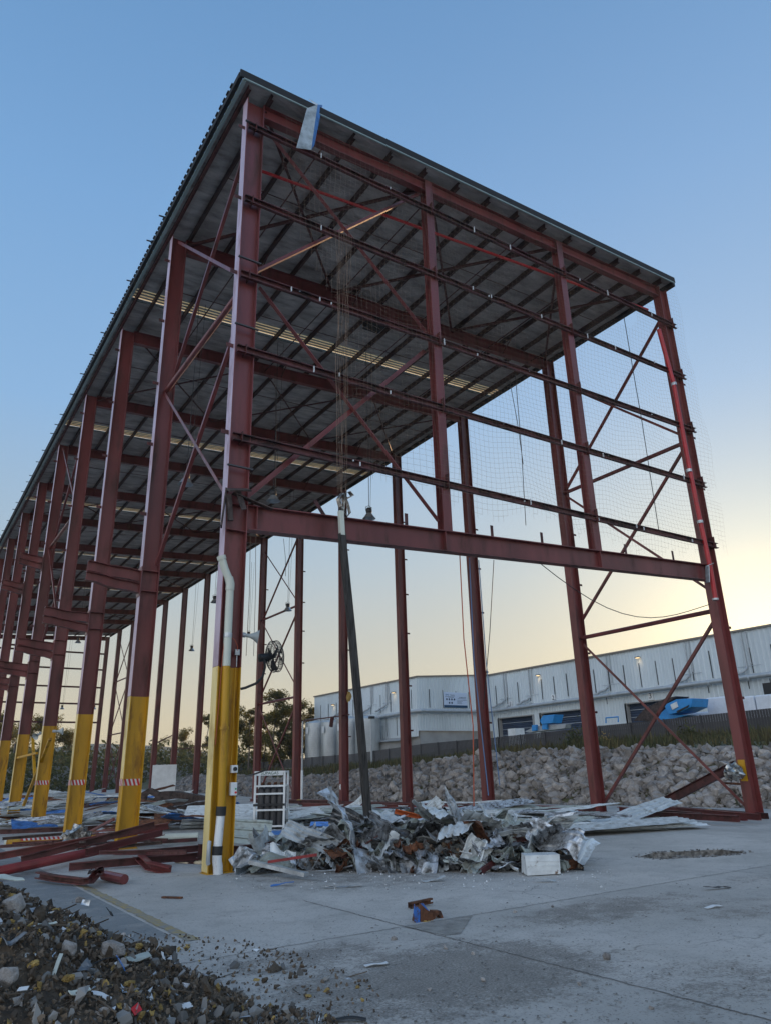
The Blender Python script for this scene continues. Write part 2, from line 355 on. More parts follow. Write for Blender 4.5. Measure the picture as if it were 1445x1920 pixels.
# pit walls and floor
b = MB(); n = len(hole)
low = [p+Vector((rnd.uniform(-.05, .05), rnd.uniform(-.05, .05), -.5)) for p in hole]
b.add(hole+low, [(i, (i+1) % n, n+(i+1) % n, n+i) for i in range(n)]+[tuple(range(n, 2*n))])
hc = sum(hole, Vector())/n; pr_ = random.Random(5); PITS = [hc+(hole[k % n]-hc)*pr_.uniform(.1, .93) for k in range(60)]
tag(b.build('pit_hole', mat('broken_slab_edge', (.30, .28, .25), .9, var=.4, scale=9, c2=(.10, .09, .08), mix=(.4, .6), bump=1, bscale=14)), 'broken open pit in the slab', kind='structure')
# slab joints (thin strips of dark filler) and the faded yellow line
def strip(b, pts, w, z):
    for i in range(len(pts)-1):
        p, q = Vector((*pts[i], z)), Vector((*pts[i+1], z)); s = (q-p).cross(Vector((0, 0, 1))).normalized()*w/2
        w0 = s*(.7+.6*rnd.random()); b.add([p-w0, q-s, q+s, p+w0], [(0, 1, 2, 3)])
b = MB()
def wob(p, q, n, a=.012):
    return [(p[0]+(q[0]-p[0])*i/n+rnd.uniform(-a, a), p[1]+(q[1]-p[1])*i/n+rnd.uniform(-a, a)) for i in range(n+1)]
strip(b, wob((-.17, -3.6), (.04, -13), 160), .013, .004)
strip(b, wob((-8, -5.86), (14, -5.86), 300), .011, .0045)
strip(b, wob((6.1, -5.5), (6.1, -16), 140), .010, .004)
strip(b, wob((-8, -11.9), (14, -11.9), 240), .010, .0045)
tag(b.build('slab_joint', mat('joint_filler', (.14, .13, .12), .9, var=.5, scale=4)), kind='structure')
tri = [(.06, -6.45), (.8, -5.9), (.05, -5.9)]
b = MB().add([(x, y, .004) for x, y in [(-.06, -6.5), (.1, -6.55), (.82, -5.88), (-.15, -5.88)]], [(0, 1, 2, 3)])
tag(b.build('slab_patch', mat('patched_slab', (.26, .245, .22), .9, var=.3, scale=9, bump=.5, bscale=40)), kind='structure')
b = MB(); strip(b, wob((-2.15, .6), (-2.15, -5.0), 40, .01), .13, .005)
tag(b.build('road_marking', mat('faded_yellow_line', (.36, .27, .12), .85, c2=(.24, .23, .21), mix=(.4, .6), scale=7)), kind='structure')
b = MB()
pud = [GZ(*p, .005) for p in [(372, 1604), (440, 1588), (505, 1590), (520, 1600), (480, 1614), (455, 1628), (436, 1632), (400, 1622), (330, 1618), (318, 1610)]]
b.add(pud, [tuple(range(len(pud)))])
tag(b.build('puddle_water', mat('still_water', (.02, .022, .022), .04, bump=.03, bscale=6)), kind='structure')

# embankment ------------------------------------------------------------
def interp(t, xs, ys):
    if t <= xs[0]: return ys[0]
    for i in range(len(xs)-1):
        if t <= xs[i+1]: return ys[i]+(ys[i+1]-ys[i])*(t-xs[i])/(xs[i+1]-xs[i])
    return ys[-1]
def toe(y): return interp(y, [-60, 0, 8, 12, 16, 22, 42, 60, 90, 140], [21.5, 21.3, 20.5, 19.7, 18.6, 17.6, 18.3, 21, 24, 30])
def toph(y): return interp(y, [-60, 3, 12, 17, 22, 28, 35, 42, 60, 90, 110], [1.95, 1.95, 2.2, 2.15, 1.75, 1.5, 1.15, 1.0, 1.4, 1.4, 1.2])
def fenh(y): return interp(y, [-60, 13, 22, 40, 50, 65, 73, 100, 120], [3.5, 3.3, 3.1, 2.95, 2.4, 2.0, 1.5, 1.3, .8])
FX = 42.0
def terr(x, y):
    t, h, f = toe(y), toph(y), fenh(y); run = 2.8
    if x < t: return -.05
    if x < t+run: return h*((x-t)/run)**.8
    if x < FX: return h+(f-h)*(x-t-run)/(FX-t-run)
    return f+min(1.6, (x-FX)*.18)
b = MB(); ysn = [-60+2.5*i for i in range(80)]; xsn = [-.6, 0, .5, 1, 1.6, 2.2, 2.8, 4, 6]
for y in ysn:
    row = [toe(y)+a for a in xsn]+[28, 32, 36, 39, FX, 44, 47, 52, 60, 110]
    for k, x in enumerate(row): b.v.append((x, y, terr(x, y)+(mnoise.noise(Vector((x*.5, y*.5, 0)))*.18 if 3 < k < 13 else 0)))
nr = len(xsn)+10
for j in range(len(ysn)-1):
    for k in range(nr-1): b.f.append((j*nr+k, j*nr+k+1, (j+1)*nr+k+1, (j+1)*nr+k))
tag(b.build('embankment', mat('bank_soil', (.13, .105, .075), .95, var=.3, scale=1, c2=(.09, .10, .045), mix=(.4, .6), bump=.6, bscale=5), smooth=True), 'earth bank between the yard and the fence', kind='structure')
# far hill
b = MB(); nx, ny = 40, 6
for j in range(ny):
    for i in range(nx):
        u = i/(nx-1); x = -150+700*u; y = 540+j*60
        h = 30*math.exp(-((x-150)/110)**2)+12*math.exp(-((x-330)/120)**2)+mnoise.noise(Vector((x*.02, y*.01, 0)))*3+mnoise.noise(Vector((x*.09, y*.05, 3)))*1.6
        b.v.append((x, y, h*math.sin(min(1, j/2)*PI/2)-1))
for j in range(ny-1):
    for i in range(nx-1): b.f.append((j*nx+i, j*nx+i+1, (j+1)*nx+i+1, (j+1)*nx+i))
tag(b.build('hills', M['hill'], smooth=True), 'distant hazy hill', kind='structure')

# ------------------------------------------------------------------ rocks
def rock_mesh(seed, sub=2):
    r = random.Random(seed); bm = bmesh.new()
    if sub == 3:
        bmesh.ops.create_icosphere(bm, subdivisions=3, radius=1)
        for v in bm.verts: v.co *= 1+.35*mnoise.noise(v.co*1.7+Vector((seed, 0, 0)))+.18*mnoise.noise(v.co*4+Vector((0, seed, 0)))
    else:
        n = 22 if sub == 2 else 9
        for k in range(n):
            p = Vector((r.gauss(0, 1), r.gauss(0, 1), r.gauss(0, 1))).normalized(); mxx = max(abs(p.x), abs(p.y), abs(p.z))
            bm.verts.new(p*(.55/mxx+.45)*r.uniform(.8, 1.05))
        h = bmesh.ops.convex_hull(bm, input=bm.verts)
        bmesh.ops.delete(bm, geom=[g for g in h['geom_interior'] if isinstance(g, bmesh.types.BMVert)], context='VERTS')
        if sub == 2:
            bmesh.ops.dissolve_limit(bm, angle_limit=R(14), verts=bm.verts, edges=bm.edges)
            bmesh.ops.bevel(bm, geom=list(bm.edges), offset=.06, segments=1, affect='EDGES')
    bm.verts.index_update(); vs = [v.co.copy() for v in bm.verts]; fs = [tuple(v.index for v in f.verts) for f in bm.faces]; bm.free(); return vs, fs
RK = [rock_mesh(s) for s in range(14)]
RK1 = [rock_mesh(s+50, 1) for s in range(10)]
rock_me = []
for vs, fs in RK:
    me = bpy.data.meshes.new('broken_concrete_chunk'); me.from_pydata([tuple(v) for v in vs], [], fs); me.materials.append(M['rock']); rock_me.append(me)
rr = random.Random(11); cand = []
for i in range(14000):
    y = -4+rr.random()**1.15*78; t = toe(y); a = rr.random()*.92; s = rr.choice((.06, .07, .08, .10, .12, .15, .19, .25))*rr.uniform(.8, 1.2)
    x = t+a*3.3-.1; z = terr(x, y)+s*.25
    cand.append((x, y, z, s, rr.random(), (Vector((x, y, z))-CAM).length))
cand.sort(key=lambda c: -c[3]/c[5])
inview = []
rest = []
for c in cand:
    p = Vector(c[:3])-CAM; d = p.dot(FW); u = 722+FOC*p.dot(RT)/d if d > 0 else -1
    (inview if (0 < u < 1445 and len(inview) < 300 and c[5] < 60) else rest).append(c)
GRK = 'broken concrete rocks heaped against the bank'
for c in inview:
    o = bpy.data.objects.new('broken_concrete_chunk', rock_me[int(c[4]*13.99)])
    o.location = c[:3]; o.scale = (c[3]*rr.uniform(.8, 1.5), c[3]*rr.uniform(.7, 1.2), c[3]*rr.uniform(.55, .95))
    o.rotation_euler = (rr.uniform(-.7, .7), rr.uniform(-.7, .7), rr.uniform(0, 6.3)); link(o)
    tag(o, 'rough pale grey concrete chunk in the long rock heap behind the shed', 'rock', GRK)
b = MB()
for c in rest:
    vs, fs = RK1[int(c[4]*9.99)]; e = Euler((rr.uniform(-1, 1), rr.uniform(-1, 1), rr.uniform(0, 6))).to_matrix()
    sc = Vector((c[3]*rr.uniform(.8, 1.4), c[3]*rr.uniform(.7, 1.2), c[3]*rr.uniform(.6, 1)))
    b.add([Vector(c[:3])+e @ Vector((v.x*sc.x, v.y*sc.y, v.z*sc.z)) for v in vs], fs)
for i in range(5000):    # small stuff between
    y = -4+rr.random()**1.25*72; x = toe(y)+rr.random()*3.6-.5; s = rr.uniform(.04, .13); vs, fs = RK1[i % 10]
    p = Vector((x, y, max(0, terr(x, y))+.02)); b.add([p+Vector((v.x*s, v.y*s*.8, v.z*s*.7)) for v in vs], fs)
tag(b.build('rubble', M['rock']), 'smaller rubble filling the rock heap', kind='stuff')

b = MB()
for k, p in enumerate(PITS):
    s_ = pr_.uniform(.04, .16); vs, fs = RK1[k % 10]; b.add([p+Vector((0, 0, -.24+pr_.uniform(0, .12)))+v*s_ for v in vs], fs)
for k in range(120):
    i_ = pr_.randrange(len(hole)); p = hole[i_]+(hole[(i_+1) % len(hole)]-hole[i_])*pr_.random(); p = hc+(p-hc)*pr_.uniform(.98, 1.16); s_ = pr_.uniform(.008, .035); vs, fs = RK1[k % 10]; b.add([p+Vector((v.x*s_, v.y*s_, v.z*s_*.6+s_*.3)) for v in vs], fs)
tag(b.build('pit_rubble', M['bitsg']), 'broken concrete in and around the pit', kind='stuff')
# grass along the bank
b = MB(); gr = random.Random(8)
for i in range(26000):
    y = -6+gr.random()**1.3*80; x = toe(y)+3.0+(FX-toe(y)-3.2)*gr.random()**.8; h = gr.uniform(.12, .5)*(1.5 if mnoise.noise(Vector((x*.3, y*.3, 1))) > .1 else .8)
    z = terr(x, y)-.03; a = gr.uniform(0, 6.3); dx, dy = math.cos(a), math.sin(a); w_ = gr.uniform(.03, .09)
    b.add([(x-dx*w_, y-dy*w_, z), (x+dx*w_, y+dy*w_, z), (x+gr.uniform(-.15, .15), y+gr.uniform(-.15, .15), z+h)], [(0, 1, 2)])
tag(b.build('bank_grass', M['grass']), 'dry and green grass on the bank', kind='stuff')

# ------------------------------------------------------------------ charcoal fence
def fence(name, pts, hfun, m, label, post=True):
    root = empty(name, (pts[0][0], pts[0][1], 0)); tag(root, label, 'fence')
    b = MB(); pb = []
    for i in range(len(pts)-1):
        p = Vector((pts[i][0], pts[i][1], 0)); q = Vector((pts[i+1][0], pts[i+1][1], 0)); Ln = (q-p).length; d = (q-p)/Ln; nn = d.cross(Vector((0, 0, 1)))
        k = max(1, int(Ln/.095))
        for j in range(k):
            s0, s1 = p+d*Ln*j/k, p+d*Ln*(j+1)/k; o = .008 if j % 2 else -.008
            z0a, z1a = hfun(s0); z0b, z1b = hfun(s1)
            s0 = s0+nn*o; s1 = s1+nn*o
            b.add([(s0.x, s0.y, z0a), (s1.x, s1.y, z0b), (s1.x, s1.y, z1b), (s0.x, s0.y, z1a)], [(0, 1, 2, 3)])
        z0, z1 = hfun(p); pb.append((p, z0, z1))
    b.build('fence_panel', m, root).matrix_parent_inverse = root.matrix_world.inverted()
    root.location = (0, 0, 0)
    if post:
        for p, z0, z1 in pb[::1]:
            one('post', m, lambda q: q.box(p.x-.14, p.x-.06, p.y-.035, p.y+.035, z0, z1+.03), root)
    return root
def fh(p):
    z = fenh(p.y); top = interp(p.y, [-60, 13, 22, 40, 50, 65, 73, 100], [5.0, 4.72, 4.55, 4.17, 4.1, 3.5, 3.45, 3.0]); return z-.1, top
fence('charcoal_fence', [(FX, -30+3*i) for i in range(44)], fh, M['fence'], 'long charcoal corrugated metal fence along the top of the bank')
one_ = one('concrete_plinth_wall', M['wallc'], lambda q: q.box(40.9, 41.3, 56, 84, .6, 2.15))
tag(one_, 'low pale concrete wall under the far end of the charcoal fence', 'wall')
fence('grey_boundary_fence', [(-20+3*i, 104-.05*i) for i in range(22)], lambda p: (0, 3.3), M['wallc'], 'grey boundary fence beyond the far end of the shed', False)

# ------------------------------------------------------------------ warehouse
def text(name, s, size, T, m, parent, ext=.01):
    cu = bpy.data.curves.new(name, 'FONT'); cu.body = s; cu.size = size; cu.extrude = ext; cu.align_x = 'CENTER'; cu.align_y = 'CENTER'
    o = bpy.data.objects.new(name, cu); link(o); o.matrix_world = T; bpy.context.view_layer.update()
    dg = bpy.context.evaluated_depsgraph_get(); me = bpy.data.meshes.new_from_object(o.evaluated_get(dg)); me.materials.clear(); me.materials.append(m)
    bpy.data.objects.remove(o); n = bpy.data.objects.new(name, me); link(n); n.matrix_world = T
    n.parent = parent; n.matrix_parent_inverse = parent.matrix_world.inverted() if parent else Matrix()
    return n
WH = empty('white_warehouse'); tag(WH, 'long white metal warehouse with numbered roller doors behind the charcoal fence', 'warehouse')
WX, WY, WTOP = 60.0, 59.9, 13.05
def corr_x(b, x, y0, y1, z0, z1, out=-1, pitch=.4, dep=.05, ztop=None):   # ribbed wall in a plane x = const
    n = int(abs(y1-y0)/pitch)
    for i in range(n):
        a = y0+(y1-y0)*i/n; c = y0+(y1-y0)*(i+1)/n; w4 = (c-a)/4
        for p, q, da, db in ((a, a+w4*2, 0, 0), (a+w4*2, a+w4*2.4, 0, 1), (a+w4*2.4, a+w4*3.4, 1, 1), (a+w4*3.4, c, 1, 0)):
            b.add([(x+out*dep*da, p, z0), (x+out*dep*db, q, z0), (x+out*dep*db, q, z1), (x+out*dep*da, p, z1)], [(0, 1, 2, 3)])
b = MB()
doors = [(52.2, 58.6, 7.52), (43.0, 51.1, 7.6), (30.85, 38.5, 7.65)]
segs = []; yy = WY
for d0, d1, dt in doors:
    corr_x(b, WX, d1, yy, 3.0, 13.0); corr_x(b, WX, d0, d1, dt, 13.0); yy = d0
corr_x(b, WX, -70, yy, 3.0, 13.0, pitch=.5)
b.box(WX+.01, WX+38, -70, WY-.01, 12.9, 12.98)       # roof deck
b.box(WX+37, WX+38, -70, WY-.2, 3, 12.88)
b.build('wall', M['clad'], WH)
b = MB()                                              # wing
corr_x(b, 48.2, WY, 86.1, 5.3, 12.25)
n = int((60-48.2)/.4)
for i in range(n):
    a = 48.2+11.8*i/n; c = 48.2+11.8*(i+1)/n; w4 = (c-a)/4
    for p, q, da, db in ((a, a+w4*2, 0, 0), (a+w4*2, a+w4*2.4, 0, 1), (a+w4*2.4, a+w4*3.4, 1, 1), (a+w4*3.4, c, 1, 0)):
        zt = lambda x: 12.27+(x-48.2)/11.8*.73
        b.add([(p, WY-.05*da, 5.98), (q, WY-.05*db, 5.98), (q, WY-.05*db, zt(q)), (p, WY-.05*da, zt(p))], [(0, 1, 2, 3)])
b.add([(48.25, WY+.05, 12.3), (60, WY+.05, 13.0), (60, 86.1, 13.0), (48.25, 86.1, 12.3)], [(0, 1, 2, 3)])
b.add([(48.2, 86.1, 3), (98, 86.1, 3), (98, 86.1, 12.9), (48.2, 86.1, 12.25)], [(0, 1, 2, 3)])
b.build('wing_wall', M['clad'], WH)
many('plinth', M['wallc'], [lambda b: b.box(48.6, 60.5, WY+.25, 86, 2.5, 5.97), lambda b: b.box(WX-.3, WX+.2, 2, 30.5, 2.5, 5.4), lambda b: b.box(WX-.25, WX+.2, 38.6, 42.9, 2.5, 5.6)], WH)
b = MB(); b.box(WX-.22, WX+.1, -70, WY+.05, 12.98, 13.16)
b.ext((48.1, WY-.1, 12.36), (60, WY-.1, 13.08), rect(.14, .16)); b.box(48.02, 48.3, WY, 86.2, 12.25, 12.42)
b.build('roof_trim', mat('brown_roof_trim', (.20, .17, .14), .5), WH)
for i, (d0, d1, dt) in enumerate(doors):
    b = MB(); nn = 16
    for k in range(nn):
        z0 = 4.0+(dt-4.0)*k/nn; z1 = 4.0+(dt-4.0)*(k+1)/nn
        b.add([(WX+.6, d0, z0), (WX+.6, d1, z0), (WX+.52, d1, (z0+z1)/2), (WX+.52, d0, (z0+z1)/2), (WX+.6, d1, z1), (WX+.6, d0, z1)], [(0, 1, 2, 3), (3, 2, 4, 5)])
    dr = b.build('roller_door', M['door'], WH)
    one('light_slat', mat('pale_slat', (.42, .46, .5), .4) if i == 0 else bpy.data.materials['pale_slat'], lambda q: q.box(WX+.49, WX+.515, d0+.1, d1-.1, dt-1.5, dt-1.45), dr)
    many('light_slat', bpy.data.materials['pale_slat'], [(lambda q, z=z: q.box(WX+.49, WX+.515, d0+.1, d1-.1, dt-z, dt-z+.05)) for z in (.75, 2.2, 2.9)], dr)
    one('door_reveal', M['wallc'], lambda q: (q.box(WX+.0, WX+.7, d0-.002, d0+.35, 3, dt-.01), q.box(WX+.0, WX+.7, d1-.02, d1+.3, 3, dt-.01), q.box(WX+.0, WX+.7, d0+.36, d1-.03, dt-.12, dt)), dr)
Tn = lambda y, z: Matrix.Translation((WX-.12, y, z)) @ Euler((R(90), 0, R(-90))).to_matrix().to_4x4()
for s, y, z in (('1', 56.1, 9.0), ('2', 48.7, 9.12), ('3', 35.2, 8.08)):
    pn = one('door_number_panel', M['white'], lambda q: q.box(WX-.11, WX-.06, y-.34, y+.34, z-.38, z+.38), WH, bevel=.01)
    text('number', s, .74, Tn(y, z), M['black'], pn)
# dark vertical seam lines
sr = random.Random(4); y = WY-1.3; SM = []
while y > -12:
    zt = 11.6+sr.uniform(-.1, .1) if y > 24 else 11.4
    SM.append((WX-.075, WX-.052, y, y+.09, 9.1, zt))
    if not any(d0-1 < y < d1 for d0, d1, _ in doors): SM.append((WX-.075, WX-.052, y+.7, y+.77, 7.75, 8.45))
    y -= 2.05
for i in range(11): SM += [(48.2-.075, 48.2-.052, 61+2.3*i, 61.09+2.3*i, 8.6, 10.9), (48.125, 48.148, 62+2.3*i, 62.08+2.3*i, 5.6, 7.9)]
for i in range(5): SM.append((50+2.1*i, 50.08+2.1*i, WY-.075, WY-.052, 8.7, 10.9-.05*i))
many('wall_seam', M['rubber'], [(lambda q, a=a: q.box(*a)) for a in SM], WH)
b = MB()
b.path([(48.0, 72, 8.05), (47.75, 66, 8.1), (47.7, 60.4, 8.2), (48.2, 59.4, 8.25), (54, 59.35, 8.3), (58.6, 59.4, 8.35), (59.45, 58.7, 8.4), (59.5, 40, 8.62), (59.5, 20, 8.78), (59.5, -30, 8.9)], circ(.22, 12))
for y in range(-28, 60, 4): b.path([(59.5, y, 8.62), (59.5, y+.12, 8.62)], circ(.27, 12))
b.build('horizontal_duct', M['duct'], WH, smooth=True)
for y, x in ((52.4, WX), (40.3, WX), (30.3, WX), (24.3, WX), (14, WX), (70.1, 48.2), (66.4, 48.2), (78, 48.2), (57, WX)):
    zt = 12.9 if x == WX else 12.2
    b = MB(); b.path([(x-.14, y, zt), (x-.14, y, 9.7), (x-.16, y, 9.55)], circ(.07, 8)); b.path([(x-.14, y-.45, zt), (x-.14, y-.45, 9.9)], circ(.07, 8))
    b.path([(x-.16, y, 9.65), (x-.35, y, 9.45), (x-.38, y+.3, 9.25), (x-.4, y+1.2, 9.1), (x-.4, y+1.4, 8.95), (x-.4, y+2.2, 8.85)], circ(.12, 8))
    b.path([(x-.14, y-1.4, 9.75), (x-.14, y+.9, 9.75)], circ(.025, 6))
    b.build('downpipe', M['duct'], WH, smooth=True)
for x, y, z in ((WX, 50.7, 11.95), (WX, 35.98, 12.1), (48.2, 64.65, 10.85), (48.2, 80.1, 10.6), (WX, 12, 12)):
    lo = one('wall_lamp', M['black'], lambda q: q.box(x-.45, x-.06, y-.22, y+.22, z, z+.1), WH)
    one('lamp_face', M['lampon'], lambda q: q.box(x-.42, x-.12, y-.18, y+.18, z-.03, z-.002), lo)
    ld = bpy.data.lights.new('wall_lamp_light', 'SPOT'); ld.energy = 9; ld.color = (1, .7, .4); ld.spot_size = R(110); ld.spot_blend = .8; ld.shadow_soft_size = .1
    l = bpy.data.objects.new('wall_lamp_light', ld); l.location = (x-.3, y, z-.08); l.rotation_euler = (0, R(-12), 0); link(l, lo)
one('window', M['black'], lambda q: (q.box(WX-.09, WX-.06, 20.5, 23.2, 7.0, 8.1)), WH)
sg = one('wall_sign', mat('pale_sign_board', (.55, .64, .78), .4), lambda q: q.box(52.2, 55.95, WY-.14, WY-.08, 8.75, 10.62), WH)
one('sign_band', mat('navy_band', (.01, .055, .12), .4), lambda q: q.box(52.2, 55.95, WY-.15, WY-.141, 8.75, 9.05), sg)
Ts = lambda x, z: Matrix.Translation((x, WY-.15, z)) @ Euler((R(90), 0, 0)).to_matrix().to_4x4()
navy = mat('sign_lettering', (.01, .04, .10), .5); blu = mat('sign_lettering_blue', (.03, .16, .38), .5)
text('lettering', 'SIMSI', .26, Ts(52.75, 10.28), blu, sg, .003); text('lettering', 'Energy', .24, Ts(53.6, 10.28), navy, sg, .003)
text('lettering', 'WORKSHOP', .2, Ts(55.2, 10.0), navy, sg, .003)
b = MB()
for k in range(4): b.lathe([(.13, 0), (0, .002)], (52.65+k*.4, WY-.155, 9.75), (0, -1, 0), 12)
for k in range(2): b.lathe([(.13, 0), (0, .002)], (53.05+k*.4, WY-.155, 9.32), (0, -1, 0), 12)
for z, x0, x1 in ((10.06, 52.4, 53.9), (9.98, 52.9, 53.8), (9.84, 54.4, 55.8), (9.66, 54.3, 55.9), (9.5, 54.3, 55.2), (9.4, 54.3, 55.0), (9.25, 54.3, 55.1)): b.box(x0, x1, WY-.146, WY-.141, z, z+.035)
b.build('pictograms', navy, sg)
# pitched skirt roofs / small annex
b = MB(); b.box(47.0, 48.15, 62, 72, 2.5, 5.0); b.add([(46.6, 61.7, 4.9), (48.19, 61.7, 5.35), (48.19, 72.3, 5.35), (46.6, 72.3, 4.9)], [(0, 1, 2, 3)])
b.build('annex', M['wallc'], WH)

# tanks
for i, (x, y, r, zt) in enumerate(((46.3, 81.9, 1.62, 8.3), (46.8, 78.2, 1.6, 8.2), (45.6, 71.5, 1.75, 8.15), (45.9, 67.6, 1.6, 7.95))):
    t = empty('silver_tank', (x, y, 2)); tag(t, ('silver round storage tank at the far left end of the tank row', 'silver round storage tank second from the left of the row', 'wide silver tank just left of the leaning timber post', 'silver tank at the right end beside the white warehouse wing')[i], 'tank', 'silver storage tanks beside the warehouse')
    b = MB(); prof = [(r, 0)]
    for k in range(20): z = (zt-2.3)*k/20; prof += [(r, z), (r+.008, z+.05), (r, z+.1)]
    prof += [(r, zt-2.15), (r*.9, zt-2.0), (.2, zt-1.75), (0, zt-1.75)]
    b.lathe(prof, (0, 0, 0), n=28); b.build('tank_shell', M['tank'], t, smooth=True)
    b = MB()
    for k in range(28):
        a = 2*PI*k/28; b.path([(r*math.cos(a), r*math.sin(a), zt-2.15), (r*math.cos(a), r*math.sin(a), zt-1.6)], circ(.02, 4)) if k % 4 == 0 else None
        b.path([(r*math.cos(a), r*math.sin(a), zt-1.6), (r*math.cos(a+2*PI/28), r*math.sin(a+2*PI/28), zt-1.6)], circ(.02, 4))
    b.build('handrail', M['galv'], t)
    b = MB(); b.box(-r-.06, -r-.03, -.6, .1, zt-3.6, zt-2.7); b.build('tank_label', M['white'], t)
# light pole in front of the fence
p0 = AX(697, 1450, 36); p1 = AX(700, 1346, 36)
t = tag(empty('floodlight_pole', (36, p0.y, 1.4)), 'slim grey pole with a small head in front of the tanks', 'pole')
one('pole', M['duct'], lambda q: q.path([(0, 0, 0), (0, 0, p1.z-1.4)], circ(.09, 8)), t); one('lamp_head', M['black'], lambda q: q.box(-.1, .35, -.25, .3, p1.z-1.45, p1.z-1.2), t, bevel=.02)
# blue machinery behind the fence
def at60(u, v, x=50): return AX(u, v, x)
t = empty('blue_screening_machine'); tag(t, 'blue screening machine with brown hopper tipped up in front of door 3', 'machine')
def prism(pts_uv, x0, x1, m, name, parent, xr=50):
    P = [AX(u, v, xr) for u, v in pts_uv]; b = MB(); n = len(P)
    b.add([(x0, p.y, p.z) for p in P]+[(x1, p.y, p.z) for p in P], [tuple(range(n)), tuple(range(2*n-1, n-1, -1))]+[(i, n+i, n+(i+1) % n, (i+1) % n) for i in range(n)])
    return b.build(name, m, parent, bevel=.03)
prism([(1232, 1352), (1262, 1325), (1272, 1341), (1300, 1341), (1240, 1356)], 49.2, 50.6, M['machine'], 'lower_chute', t)
prism([(1260, 1323), (1283, 1312), (1314, 1310), (1312, 1326), (1290, 1336), (1270, 1340)], 48.8, 51.0, M['machine'], 'feed_box', t)
prism([(1200, 1352), (1222, 1328), (1262, 1309), (1281, 1306), (1250, 1330), (1236, 1352)], 49.0, 50.8, M['brown'], 'hopper', t)
prism([(1273, 1322), (1285, 1316), (1288, 1326), (1277, 1332)], 48.72, 48.79, M['white'], 'control_panel', t)
prism([(1284, 1334), (1309, 1322), (1306, 1327), (1287, 1337)], 48.72, 48.79, M['black'], 'intake', t)
t = empty('blue_conveyor'); tag(t, 'blue conveyor frame with boxy head in front of door 2', 'machine')
prism([(1024, 1352), (1030, 1342), (1052, 1340), (1048, 1356), (1028, 1358)], 49, 50.3, M['machine'], 'head_box', t)
prism([(990, 1372), (1010, 1362), (1068, 1358), (1066, 1366), (1000, 1374)], 49.4, 50.2, M['duct'], 'conveyor_frame', t)
prism([(1027, 1356), (1036, 1356), (1036, 1368), (1027, 1368)], 49.1, 49.38, M['machine'], 'leg', t)
prism([(1008, 1360), (1016, 1359), (1016, 1370), (1008, 1371)], 49.1, 49.38, M['machine'], 'leg', t)
t = one('blue_handrail', M['machine'], lambda q: [q.path([AX(1135, 1356, 47), AX(1135, 1346, 47), AX(1158, 1344, 47), AX(1158, 1354, 47)], circ(.06, 6))]); tag(t, 'small blue handrail hoop showing over the fence between doors 2 and 3', 'handrail')
t = one('white_crate', M['white'], lambda q: q.box(45, 46.2, AX(965, 1370, 45).y, AX(951, 1370, 45).y, 3.0, 5.05)); tag(t, 'white crate showing over the fence below door 1', 'crate')
br = random.Random(2); by = AX(1445, 1310, 52).y-1
for k in range(6):
    y0 = by-4+k*2.15+ (0); 
    if y0 > AX(1336, 1320, 52).y: break
    b = MB(); vs, fs = rock_mesh(100+k, 3)
    b.box(52, 54.2, y0, y0+2.05, 4, 6.55+br.uniform(-.12, .12)); o = b.build('wrapped_bale', M['wrap'], bevel=.12)
    tag(o, 'white plastic wrapped bale in the row against the warehouse wall above the fence', 'bale', 'white wrapped bales behind the fence')
o = one('wrapped_bale_flat', M['wrap'], lambda q: q.box(52, 54, AX(1334, 1330, 52).y+.3, AX(1334, 1330, 52).y+4.2, 4, 5.55), bevel=.15); tag(o, 'low white wrapped stack at the left end of the bale row', 'bale')

# ------------------------------------------------------------------ trees
def tree(u, v, depth, wpx, seed, label, m=None, trunkn=1, base=0, dens=1.0, name='gum_tree'):
    r = random.Random(seed); top = AD(u, v, depth); H = top.z-base; W = wpx*depth/FOC
    t = empty(name, (top.x, top.y, base)); tag(t, label, 'tree', 'gum trees beyond the yard')
    b = MB(); cl = []
    for k in range(trunkn):
        ox = r.uniform(-.15, .15)*W*(trunkn > 1); pts = [Vector((ox, 0, -.3))]
        for j in range(1, 6): pts.append(Vector((ox+r.uniform(-.04, .04)*W*j*.6, r.uniform(-.03, .03)*W*j, H*.86*j/5)))
        for j in range(5): b.ext(pts[j], pts[j+1], circ(max(.03, .018*H*(1-j/6)), 7), scale1=.85)
        for j in range(14):
            z = r.uniform(.22, .95)*H; kk = min(4, int(z/(H*.86)*5)); base_p = pts[kk]+(pts[kk+1]-pts[kk])*((z/(H*.86)*5)-kk) if kk < 5 else pts[-1]
            a = r.uniform(0, 6.28); ln = W*.48*r.uniform(.3, 1)*(1-.5*abs(z/H-.5)); e = base_p+Vector((math.cos(a)*ln, math.sin(a)*ln, H*r.uniform(.03, .12)))
            e.z = min(e.z, H*.97)
            b.path([base_p, (base_p+e)/2+Vector((0, 0, -.15)), e], circ(.035*H/12, 5)); cl.append((e, W*r.uniform(.15, .27))); cl.append(((base_p+e)/2, W*r.uniform(.10, .18)))
        cl.append((pts[-1]+Vector((0, 0, H*.1)), W*.13))
    b.build('trunk', M['bark'], t)
    b = MB()
    for c, rad in cl:
        for q in range(int(210*dens)):
            d = Vector((r.gauss(0, 1), r.gauss(0, 1), r.gauss(0, .7))); d = d.normalized()*rad*r.random()**.45
            p = c+d; s = r.uniform(.09, .22)*H/12; nrm = Vector((r.gauss(0, 1), r.gauss(0, 1), r.gauss(0, 1))).normalized(); a = nrm.orthogonal().normalized(); bb = nrm.cross(a)
            b.add([p-a*s*.4, p+bb*s*1.0, p+a*s*.4, p-bb*s*1.0], [(0, 1, 2, 3)])
    b.build('crown', m or M['leaf'], t)
    return t
